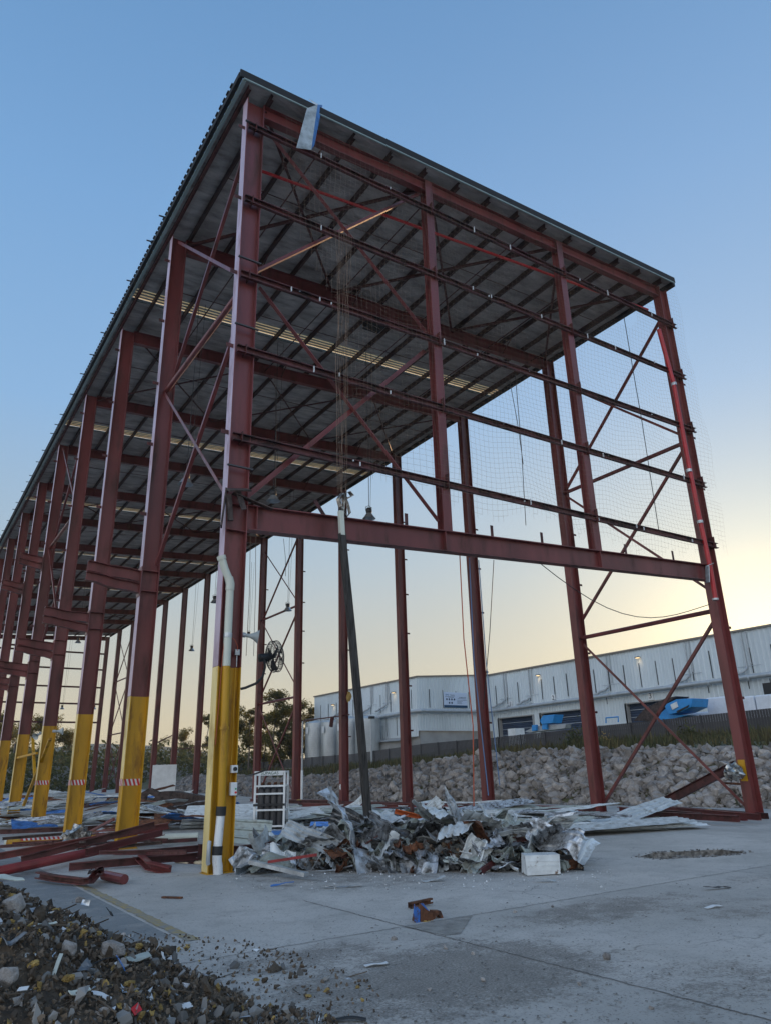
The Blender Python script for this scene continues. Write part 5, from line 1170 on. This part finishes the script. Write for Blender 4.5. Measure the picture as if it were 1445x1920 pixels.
# right side: beam propped on rocks, piles of red channels at the feet of the far columns
member('propped_red_beam', M['darkred'], AX(1240, 1506, W+.3), AX(1380, 1434, W+.3), isec(.16, .26), 'dark red beam propped up towards the right corner column')
t = one('yellow_black_batten', M['rust'], lambda q: (q.ext(AX(1352, 1468, W+.2), AX(1388, 1470, W+.2), rect(.1, .06)))); tag(t, 'rusty yellow batten hanging under the propped beam', 'bar')
lr = random.Random(12)
for k, (u0, v0, u1, v1, nm) in enumerate([(860, 1510, 1130, 1517, 'first'), (890, 1514, 1105, 1519, 'second'), (1160, 1517, 1330, 1527, 'third'), (1230, 1514, 1440, 1530, 'fourth'), (1180, 1523, 1400, 1533, 'fifth'), (640, 1505, 860, 1509, 'sixth'), (470, 1500, 640, 1503, 'seventh'), (560, 1507, 760, 1510, 'eighth'), (250, 1497, 330, 1497, 'ninth'), (150, 1510, 215, 1503, 'tenth')]):
    for j in range(2):
        member('stacked_red_channel', M['darkred' if (k+j) % 2 else 'red'], GZ(u0+j*8, v0+j*2, .08+.1*j), GZ(u1-j*14, v1+j*2, .08+.1*j), csec(.1, .16, .008), 'long dark red channel lying in the row between the far columns', 'steel beam', 'dismantled channels lying along the far column line')
for k in range(3): blob('insulation_lump', GZ((1325, 560, 735)[k], (1526, 1503, 1497)[k], .1), (.2, .2, .15), M['wool'], ('yellow insulation lump on the slab near the right corner column', 'yellow insulation lump behind the gas bottle rack', 'small yellow insulation lump at the foot of a far column')[k], 'insulation', 40+k)
# flat ribbed sheets between the columns
fs_ = random.Random(55)
G2 = 'loose roof sheets spread over the shed floor'
for k in range(58):
    u = fs_.uniform(500, 1090); v = fs_.uniform(1516, 1566) if u < 900 else fs_.uniform(1530, 1562)
    p = GZ(u, v, .0); p.z = fs_.uniform(.06, .34); mm = fs_.choice(('sheetw', 'sheetw', 'sheetw', 'sheetg', 'sheetg', 'sheets'))
    if p.y > 16: continue
    sheet('loose_roof_sheet', M[mm], p, (fs_.uniform(-.15, .15), fs_.uniform(-.10, .10), -.55+fs_.uniform(-.5, .5)), 'pale ribbed sheet lying among others on the shed floor behind the heap', G2, L_=fs_.uniform(1.5, 3.8), W_=.76, seed=400+k, ribs_=4, creases=2, amp=fs_.uniform(.03, .22), nx=18, bend=fs_.uniform(-.02, .06))
for k in range(14):
    u, v = fs_.uniform(940, 1240), fs_.uniform(1530, 1556); p = GZ(u, v, .0); p.z = fs_.uniform(.05, .3)*(1-(u-940)/400)
    sheet('fanned_white_sheet', M[fs_.choice(('sheetw', 'sheetw', 'sheetg'))], p, (fs_.uniform(-.1, .12), fs_.uniform(-.06, .05), fs_.uniform(-.45, .05)), 'long pale ribbed sheet in the fan right of the scrap heap', 'long pale sheets fanned out right of the heap', L_=fs_.uniform(2.2, 4.2), W_=.7, seed=450+k, ribs_=4, creases=1, amp=fs_.uniform(.03, .12), nx=16)
G3 = 'sheets and scrap on the floor at the left'
for k in range(80):
    u = fs_.uniform(-20, 400); v = fs_.uniform(1500, 1560); p = GZ(u, v); 
    if p.y > 60: continue
    p.z = fs_.uniform(.05, .3)*(1 if p.y < 20 else 2.2); mm = fs_.choice(('sheetw', 'sheetw', 'sheets', 'sheetb', 'sheetg', 'sheetw', 'rust', 'sheetb'))
    sheet('scattered_sheet', M[mm], p, (fs_.uniform(-.2, .2)*(1+(p.y > 25)), fs_.uniform(-.2, .2), fs_.uniform(-1.2, .2)), 'thin scrap sheet lying on the floor among the yellow columns', G3, L_=fs_.uniform(1, 3.2), W_=fs_.uniform(.5, .9), seed=500+k, ribs_=4, creases=2, amp=fs_.uniform(.08, .35), nx=14)
# white stacked panels right behind the corner column
for j in range(4):
    sheet('white_wall_panel', M['sheetw'], GZ(445, 1548, .0)+Vector((0, 0, .12+.1*j)), (.0+.16, 0, -.5+.03*j), 'wide white ribbed panels stacked behind the corner column', 'stacked white panels behind the corner column', L_=3.4, W_=2.2, seed=600+j, ribs_=9, creases=0, amp=.03)
for k, (u, v, w_, lab) in enumerate([(1110, 1556, 3.6, 'lowest white sheet stack edge at the right of the heap'), (1215, 1549, 3.0, 'white sheet lying flat towards the right corner column'), (1130, 1549, 3.2, 'grey edged sheet in the fanned stack at the right')]):
    sheet('long_white_sheet', M['sheetw' if k != 2 else 'sheetg'], GZ(u, v, .05+.05*k), (.05, 0, -.45+.1*k), lab, None, L_=w_, W_=.8, seed=650+k, ribs_=4, creases=0, amp=.03, nx=20)
# pale crushed bin by the rack
sheet('folded_panel', M['sheetg'], GZ(468, 1560, .35), (1.2, .1, -.5), 'pale folded panel leaning in front of the gas bottle rack', None, L_=1.0, W_=.55, seed=701, ribs_=3, creases=2, amp=.15)

# ------------------------------------------------------------------ gas bottle rack
gp = GZ(507, 1556); gd = (gp-CAM).dot(FW); px = gd/FOC
GC = tag(empty('gas_bottle_rack', gp, (0, 0, -.62)), 'white steel rack holding tall dark gas bottles', 'rack')
Hh = 104*px; Wd = 56*px; Dd = 40*px
def bar(q, a, c, w_=.06): q.ext(a, c, rect(w_, w_), up=(0, 1, 0))
xs = (-Wd*.55, Wd*.45)
one('frame', M['white'], lambda q: ([bar(q, (x, y, 0), (x, y, Hh)) for x in xs for y in (0, Dd)], [bar(q, (xs[0]+.031, y, z), (xs[1]-.031, y, z), .05) for y in (0, Dd) for z in (.1, .55, .98*Hh*.62, Hh*.74, Hh-.03)], [bar(q, (x, .031, z), (x, Dd-.031, z), .05) for x in xs for z in (.1, .55, Hh*.74, Hh-.03)], q.box(xs[0]+.04, xs[1]-.04, -.045, -.032, Hh-.13, Hh-.0)), GC)
text('lettering', 'SUPAGAS', .13, GC.matrix_world @ Matrix.Identity(4) if False else Matrix.Translation(gp) @ Matrix.Rotation(-.62, 4, 'Z') @ Matrix.Translation((xs[0]*.1, -.05, Hh-.065)) @ Euler((R(90), 0, 0)).to_matrix().to_4x4(), mat('green_lettering', (.01, .10, .07), .5), None, .002)
lt = bpy.data.objects[-1] if False else [o for o in bpy.data.objects if o.name.startswith('lettering')][-1]
for o in bpy.data.objects:
    if o.name.startswith('lettering') and o.parent is None: o.parent = GC; bpy.context.view_layer.update(); o.matrix_parent_inverse = GC.matrix_world.inverted()
bb_ = None
for i in range(4):
    for j in range(3):
        x = xs[0]+.17+i*(Wd-.3)/3.05; y = .16+j*(Dd-.3)/2
        g = one('gas_bottle', M['gas'], lambda q: q.lathe([(.0, .05), (.11, .05), (.115, .1), (.115, Hh*.66), (.10, Hh*.70), (.05, Hh*.735), (.03, Hh*.74), (.03, Hh*.76)], (x, y, 0), n=14), smooth=True)
        g.location = GC.location; g.rotation_euler = GC.rotation_euler; tag(g, 'dark tall gas bottle standing in the white rack', 'gas bottle', 'gas bottles in the white rack')
        v_ = one('valve', M['rust'], lambda q: q.lathe([(.025, 0), (.03, .03), (.015, .07), (0, .07)], (x, y, Hh*.76), n=8), g)
one('ratchet_strap', M['rubber'], lambda q: q.box(xs[0]-.035, xs[1]+.035, -.05, -.046, Hh*.40, Hh*.44), GC)
t = one('black_hose', M['black'], lambda q: q.path([AX(470, 1455, gp.x-.1)+Vector((0, .4, 0)), AD(476, 1452, gd), AD(490, 1447, gd), AD(502, 1443, gd), AD(504, 1435, gd)], circ(.025, 6))); tag(t, 'black hose draped over the gas bottle rack', 'hose')
# tall thin pole beside (white downpipe) and lattice post
pA, pB = AX(566, 1500, W-1.2), AX(570, 1352, W-1.2)
t = tag(empty('white_down_pipe', (pA.x, pA.y, 0)), 'white pipe standing beside the sixth far column', 'pipe')
one('lower_length', M['white'], lambda q: q.path([(0, 0, 0), (0, 0, 1.7)], circ(.07, 10)), t); one('upper_length', M['duct'], lambda q: q.path([(0, 0, 1.7), (0, 0, pB.z)], circ(.05, 10)), t)
# wires and rail between the far columns at sign height
ra, rb_ = AX(478, 1345, W+.3), AX(660, 1338, W+.3)
t = one('red_rail_with_camera', M['darkred'], lambda q: (q.ext(AX(568, 1352, W), AX(655, 1340, W), rect(.06, .06)), q.ext(AX(626, 1346, W)+Vector((-.1, 0, 0)), AX(628, 1362, W)+Vector((-.25, 0, 0)), circ(.12, 8)))); tag(t, 'red rail with a black camera between two far columns', 'rail')
# excavator bucket
bk = GZ(332, 1522); bdp = (bk-CAM).dot(FW); s_ = bdp/FOC
BK = tag(empty('excavator_bucket', bk, (0, 0, -.5)), 'dark brown excavator bucket lying on its back between the columns', 'bucket')
prof = [(-52*s_, 4*s_), (-48*s_, 20*s_), (-34*s_, 36*s_), (-10*s_, 36*s_), (34*s_, 28*s_), (52*s_, 24*s_), (50*s_, 0), (0, 0), (-30*s_, -1*s_)]
def bkt(q):
    n = len(prof); wd = 1.1
    q.add([(x, 0, z) for x, z in prof]+[(x, wd, z) for x, z in prof], [tuple(range(n))[::-1], tuple(range(n, 2*n))]+[(i, (i+1) % n, n+(i+1) % n, n+i) for i in range(n) if i not in (0,)])
one('shell', M['brown'], bkt, BK, bevel=.02)
many('bucket_ear', M['brown'], [(lambda q, y=y: q.path([(-40*s_, y, 30*s_), (-56*s_, y, 38*s_), (-66*s_, y, 32*s_), (-70*s_, y, 20*s_)], rect(.1, 9*s_))) for y in (.2, .8)], BK)
many('bucket_tooth', M['brown'], [(lambda q, k=k: q.ext((-50*s_, .1+.22*k, 6*s_), (-66*s_, .1+.22*k, 2*s_), rect(.09, 4*s_), scale1=.5)) for k in range(5)], BK)
# black box on the leaning yellow post, yellow braces, far white panel
p = AX(37, 1403, .0); t = one('black_floodlight', M['black'], lambda q: (q.box(-.22, .22, -.2, .1, -.2, .2), q.box(-.2, .2, -.22, -.2, -.17, .17)), bevel=.02); t.location = p; tag(t, 'black boxed floodlight on the fifth yellow column', 'floodlight')
for a_, c_, lab in (((45, 1510), (95, 1385), 'thin yellow brace leaning left from the fourth yellow column'), ((62, 1385), (66, 1460), 'short vertical yellow post between the fourth and fifth columns'), ((30, 1422), (70, 1412), 'yellow cross bar joining the fourth and fifth columns')):
    member('yellow_brace', M['yellow'], AX(*a_, -.1), AX(*c_, -.1), rect(.1, .08), lab, 'brace')
pw = GZ(305, 1497); t = one('white_board', M['white'], lambda q: q.box(-.9, .9, 0, .08, 0, 2.4)); t.location = pw; t.rotation_euler = (0, 0, -.5); tag(t, 'white board standing among the distant columns', 'board')
for k, (u0, u1, v) in enumerate(((320, 440, 1407), (296, 330, 1400))):
    member('overhead_rail', M['darkred'], AX(u0, v-8*k, W+.6), AX(u1, v-16-8*k, W+.6), rect(.08, .08), ('thin rail crossing behind the far columns left of the corner column', 'short thin rail end left of the long one')[k], 'rail')
# ------------------------------------------------------------------ hydrant remains in the foreground
HB = GZ(800, 1727)
HY = tag(empty('cut_blue_pedestal', HB), 'torn blue and rust column stump standing on the slab', 'stump')
O = HB; F = lambda u, v, z=0, dy=0: (AY(u, v, HB.y+dy)-O)
hm = mat('blue_rust_skin', (.04, .16, .50), .5, c2=(.10, .05, .03), mix=(.48, .58), scale=14, var=.2)
def solid(q, P, th):
    n_ = len(P); q.add([p for p in P]+[p+Vector(th) for p in P], [tuple(range(n_)), tuple(range(2*n_-1, n_-1, -1))]+[(i, n_+i, n_+(i+1) % n_, (i+1) % n_) for i in range(n_)])
one('blue_flange', hm, lambda q: solid(q, [F(772, 1726), F(787, 1736), F(787, 1706), F(776, 1695), F(775, 1710)], (.01, .02, 0)), HY)
one('rusty_web', M['rust'], lambda q: (solid(q, [F(788, 1736), F(812, 1730), F(811, 1712), F(800, 1706), F(788, 1695)], (.02, .06, 0)), solid(q, [F(811, 1730, dy=.03), F(812, 1708, dy=.03), F(826, 1708, dy=.03), F(830, 1718, dy=.03), F(832, 1729, dy=.03), F(826, 1728, dy=.03), F(823, 1715, dy=.03), F(818, 1716, dy=.03)], (.02, .1, 0))), HY)
one('rear_flange', hm, lambda q: solid(q, [F(788, 1712, dy=.12), F(806, 1712, dy=.12), F(792, 1693, dy=.12), F(786, 1695, dy=.12)], (.01, .012, 0)), HY)
one('insulation_crumbs', M['wool'], lambda q: [q.add([F(794+3*k, 1729-(k % 2), dy=-.02)+v*.018 for v in RK1[k][0]], RK1[k][1]) for k in range(6)], HY)
member('rusty_channel_offcut', M['rust'], GZ(764, 1697, .04), GZ(806, 1688, .05), csec(.05, .06, .005), 'rusty channel offcut lying behind the blue stump', 'bar')
# ------------------------------------------------------------------ foreground rubble mound
MC = Vector((-5.15, -6.6, 0))
def mh(x, y):
    dx, dy = (x-MC.x), (y-MC.y)
    r_ = math.hypot(dx/(2.62+.03*min(0, dy)), dy/2.75); a = math.atan2(dy, dx)
    r_ *= 1+.10*math.sin(3*a+1)+.06*math.sin(7*a)
    h = 1.35*max(0, 1-r_)**1.0
    # low tail towards the right front
    tx, ty = x+3.2, y+8.0; tail = .09*max(0, 1-math.hypot(tx/1.0, ty/.7))
    return max(h, tail)
b = MB(); nn = 90
for i in range(nn+1):
    for j in range(nn+1):
        x = -8.6+7.4*i/nn; y = -10.2+7.2*j/nn; h = mh(x, y); k = min(1, h*8)
        b.v.append((x, y, h-.03+k*(mnoise.noise(Vector((x*3, y*3, 0)))*.10+mnoise.noise(Vector((x*9, y*9, 0)))*.05+mnoise.noise(Vector((x*22, y*22, 0)))*.025)))
for i in range(nn):
    for j in range(nn): k = i*(nn+1)+j; b.f.append((k, k+nn+1, k+nn+2, k+1))
tag(b.build('soil_mound', M['dirt']), 'mound of dark soil and demolition waste', kind='stuff')
mr_ = random.Random(91)
def mp(spread=1.08):
    while True:
        x, y = mr_.uniform(-7.6, -1.3), mr_.uniform(-10, -3.6); h = mh(x, y)
        if h > .005 or (mr_.random() < .10 and math.hypot((x-MC.x)/3.5, (y-MC.y)/3.2) < 1.05): return Vector((x, y, h))
def scatter(name, m, n, s0, s1, kind='rock', lift=.3, lab='', power=2):
    b = MB()
    for k in range(n):
        p = mp(); s = s0+(s1-s0)*mr_.random()**power
        e = Euler((mr_.uniform(0, 6), mr_.uniform(0, 6), mr_.uniform(0, 6))).to_matrix(); p.z += s*lift+mnoise.noise(Vector((p.x*3, p.y*3, 0)))*.10*min(1, p.z*8)
        if kind == 'rock':
            vs, fs = RK1[k % 10]; sc = (s, s*mr_.uniform(.6, 1), s*mr_.uniform(.4, .9)); b.add([p+e @ Vector((v.x*sc[0], v.y*sc[1], v.z*sc[2])) for v in vs], fs)
        elif kind == 'stick': d = e @ Vector((s*3, 0, 0)); d.z *= .3; b.ext(p-d, p+d, rect(s*.25, s*.15))
        else: shard(b, p, s, mr_)
    return tag(b.build(name, M[m]), lab, kind='stuff')
scatter('soil_clods', 'bits', 46000, .003, .026, lab='dark clods over the mound', power=2.6)
scatter('concrete_crumbs', 'bitsg', 2600, .006, .055, lab='grey crumbs over the mound', power=4.5)
scatter('mound_lumps', 'bitsg', 90, .03, .075, lab='lumps through the mound', power=2)
scatter('dark_lumps', 'dirt', 260, .03, .09, lab='soil lumps through the mound', power=2)
scatter('wool_tufts', 'wool', 1500, .006, .032, lab='yellow insulation tufts over the mound', power=2)
scatter('pale_flakes', 'paper', 420, .008, .04, 'shard', lab='white flakes over the mound', power=2)
scatter('foil_flakes', 'sheets', 1100, .008, .05, 'shard', lab='foil flakes over the mound', power=2)
scatter('splinters', 'bits', 1100, .015, .05, 'stick', lab='splinters over the mound')
for k, (u, v, s, lab) in enumerate([(210, 1790, .14, 'largest round concrete lump on the mound'), (25, 1705, .13, 'grey concrete lump near the top left of the mound'), (128, 1790-5, .09, 'medium concrete lump beside the largest one'), (355, 1690, .0, ''), (150, 1692, .11, 'pale lump at the crest of the mound'), (12, 1860-20, .10, 'lump at the left edge of the mound'), (190, 1905, .07, 'lump low in the mound at the bottom edge'), (230, 1758, .06, 'small lump on the right slope of the mound'), (235, 1900, .06, 'second small lump beside the bottom one')]):
    if not lab: continue
    p = None
    for d in [2.2+.03*i for i in range(260)]:
        q = AD(u, v, d)
        if q.z <= mh(q.x, q.y): p = q; break
    if p is None: continue
    o = bpy.data.objects.new('concrete_lump', rock_me[k]); o.location = p+Vector((0, 0, s*.2)); s *= .66; o.scale = (s, s*.85, s*.75); o.rotation_euler = (k, k*2, k*3); link(o); tag(o, lab, 'rock')
def onmound(u, v, lift=.03):
    for d in [2.0+.02*i for i in range(450)]:
        q = AD(u, v, d)
        if q.z <= mh(q.x, q.y): return q+Vector((0, 0, lift))
    return GZ(u, v, lift)
def item(name, m, u, v, L_, W_, rot, lab, seed, cat='debris', lift=.03, **k):
    L_ *= .72; W_ *= .72
    k.setdefault('creases', 2); k.setdefault('amp', .3)
    o = sheet(name, M[m], onmound(u, v, lift), rot, lab, None, L_, W_, seed, cat=cat, nx=8, ny=5, **k)
item('red_plastic_scrap', 'redp', 254, 1906, .085, .06, (.5, -.2, .6), 'bright red plastic scrap at the foot of the mound', 801)
item('white_plastic_strip', 'paper', 188, 1880, .17, .045, (.4, .2, -.6), 'white plastic strip with a broad end on the mound', 802)
item('cream_board_piece', 'pvc', 147, 1872, .15, .07, (.4, .1, .2), 'curved cream board fragment on the mound', 803, bend=.25)
item('white_scrap', 'paper', 306, 1802, .03, .09, (.6, .2, .2), 'small white scrap on the right slope of the mound', 804)
item('white_scrap', 'paper', 350, 1895, .11, .06, (.5, .1, .4), 'white torn piece at the bottom right of the mound', 805)
item('grey_plastic_sheet', 'sheetg', 258, 1806, .24, .07, (.3, .1, .3), 'grey curved plastic sheet across the mound', 806, bend=.2)
item('silver_wrapper', 'sheets', 20, 1780, .12, .10, (.3, .2, .2), 'crumpled silver wrapper at the left of the mound', 807, creases=6, amp=.9)
item('silver_wrapper', 'sheets', 157, 1829, .10, .08, (.3, .2, .9), 'crumpled silver wrapper in the middle of the mound', 808, creases=6, amp=.9)
item('blue_strap', 'machine' if False else 'sheetb', 226, 1824, .17, .018, (.2, .5, -.8), 'blue strap end sticking out of the mound', 809, creases=3, amp=.5)
item('green_tube_piece', 'sheetg', 107, 1820, .15, .03, (.3, -.9, .9), 'grey green offcut standing in the mound', 810)
item('white_scrap', 'paper', 42, 1867, .07, .04, (.5, .1, -.5), 'small white scrap at the lower left of the mound', 811)
item('curved_plaster', 'pvc', 85, 1742, .20, .03, (.4, .1, .2), 'curved cream moulding near the top of the mound', 813, bend=.4)
item('torn_plate', 'galv', 160, 1702, .14, .09, (1.3, .2, -.5), 'upright torn grey plate on the crest of the mound', 814, creases=4, amp=.6, lift=.06)
item('dark_cloth', 'rubber', 205, 1718, .14, .1, (.4, .1, .2), 'black rag on the right shoulder of the mound', 815, creases=5, amp=.8)
item('cream_slab_piece', 'pvc', 15, 1665, .24, .14, (.5, .1, .2), 'cream rough slab at the top left of the mound', 816, creases=4, amp=.5, lift=.06)
item('twisted_black_strip', 'rubber', 190, 1815, .35, .012, (.1, .05, .35), 'long black rubber strip lying over the mound', 818, creases=3, amp=.25)
for k, (u, v) in enumerate(((62, 1815), (350//1, 1782), (128, 1842), (262, 1780), (242, 1852), (312, 1870))):
    p = onmound(u, v, .02); blob('wool_tuft', p, (.035, .028, .02), M['wool'], ('yellow wool tuft at the left of the mound', 'yellow wool tuft near the right tip of the mound', 'yellow wool tuft below the middle wrapper', 'yellow wool tuft above the grey plastic sheet', 'yellow wool tuft beside the blue strap', 'yellow wool tuft at the lower right of the mound')[k], 'insulation', 60+k)
# yard litter
b = MB(); lt_ = random.Random(14)
for k in range(6000):
    u, v = lt_.uniform(60, 1440), 1600+lt_.random()**.8*320; p = GZ(u, v, .004)
    dn = .25+.9*max(0, mnoise.noise(Vector((p.x*.9, p.y*.9, 2))))+(1.0 if (p-Vector((-1.2, -7.6, 0))).length < 1.7 else 0)+(.8 if abs(p.y+6.6) < .7 and .5 < p.x < 5 else 0)
    if lt_.random() > dn: continue
    s = .003+.013*lt_.random()**3.0; vs, fs = RK1[k % 10]; b.add([p+Vector((v_.x*s, v_.y*s, abs(v_.z)*s*.7)) for v_ in vs], fs)
tag(b.build('yard_grit', M['bitsg']), 'loose grit on the slab', kind='stuff')
b = MB()
for k in range(500):
    u, v = lt_.uniform(430, 1150), lt_.uniform(1625, 1668); p = GZ(u, v, .006); s = .006+.02*lt_.random()**2.5
    if lt_.random() < .5: shard(b, p+Vector((0, 0, s*.4)), s, lt_)
    else: vs, fs = RK1[k % 10]; b.add([p+v_*s*.7 for v_ in vs], fs)
tag(b.build('scrap_crumbs', M['paper']), 'pale crumbs along the foot of the heap', kind='stuff')
for k, (u, v, s) in enumerate([(738, 1759, .035), (835, 1777, .028), (1137, 1795, .04), (965, 1709, .025), (1035, 1700, .02), (886, 1788, .02), (805, 1855, .02), (905, 1837, .025), (1085, 1845, .02), (1220, 1890, .02)]):
    o = bpy.data.objects.new('loose_stone', rock_me[k % 14]); o.location = GZ(u, v, s*.4); o.scale = (s, s, s*.7); o.rotation_euler = (k, k, k); link(o); tag(o, 'small loose stone lying on the open slab', 'stone', 'stones scattered on the slab')
def litter(name, m, u, v, L_, W_, rz_, lab, seed): sheet(name, M[m], GZ(u, v, .015), (0, 0, rz_), lab, None, L_, W_, seed, cat='debris', nx=8, ny=4, creases=3, amp=.25)
litter('white_litter', 'paper', 705, 1808, .2, .06, -.3, 'white torn scrap on the slab between mound and stump', 901)
litter('dark_bark_scrap', 'rubber', 652, 1911, .25, .05, -.6, 'dark curled strip at the bottom edge of the slab', 902)
litter('white_litter', 'paper', 1335, 1700, .25, .05, -.2, 'white scrap on the slab at the right', 903)
litter('black_litter', 'rubber', 1342, 1665, .4, .06, -.2, 'black strip on the slab below the pit', 904)
litter('white_litter', 'sheetw', 812, 1651, .35, .10, -.4, 'bent white scrap on the slab in front of the heap', 905)
litter('grey_litter', 'galv', 640, 1662, .6, .08, -.4, 'thin grey strip lying in front of the heap', 906)
litter('blue_litter', 'sheetb', 530, 1659, .35, .05, -.5, 'small blue strip in front of the heap', 907)
litter('white_litter', 'sheetw', 1022, 1652, .3, .08, -.5, 'curved pale scrap in front of the dented white box', 908)
for o in bpy.data.objects:
    if o.type == 'MESH' and o.parent and o.parent.type == 'EMPTY' and o.name.startswith('post'): pass
# ------------------------------------------------------------------ thin evening haze
hz = bpy.data.materials.new('haze_air'); hz.use_nodes = True; hz.node_tree.nodes.clear()
ho = hz.node_tree.nodes.new('ShaderNodeOutputMaterial'); hv_ = hz.node_tree.nodes.new('ShaderNodeVolumePrincipled')
hv_.inputs['Color'].default_value = (.9, .9, .88, 1); hv_.inputs['Density'].default_value = .0003; hv_.inputs['Anisotropy'].default_value = .3
hz.node_tree.links.new(hv_.outputs[0], ho.inputs['Volume'])
tag(one('haze', hz, lambda q: q.box(-700, 900, -400, 1000, -2, 42)), kind='stuff')
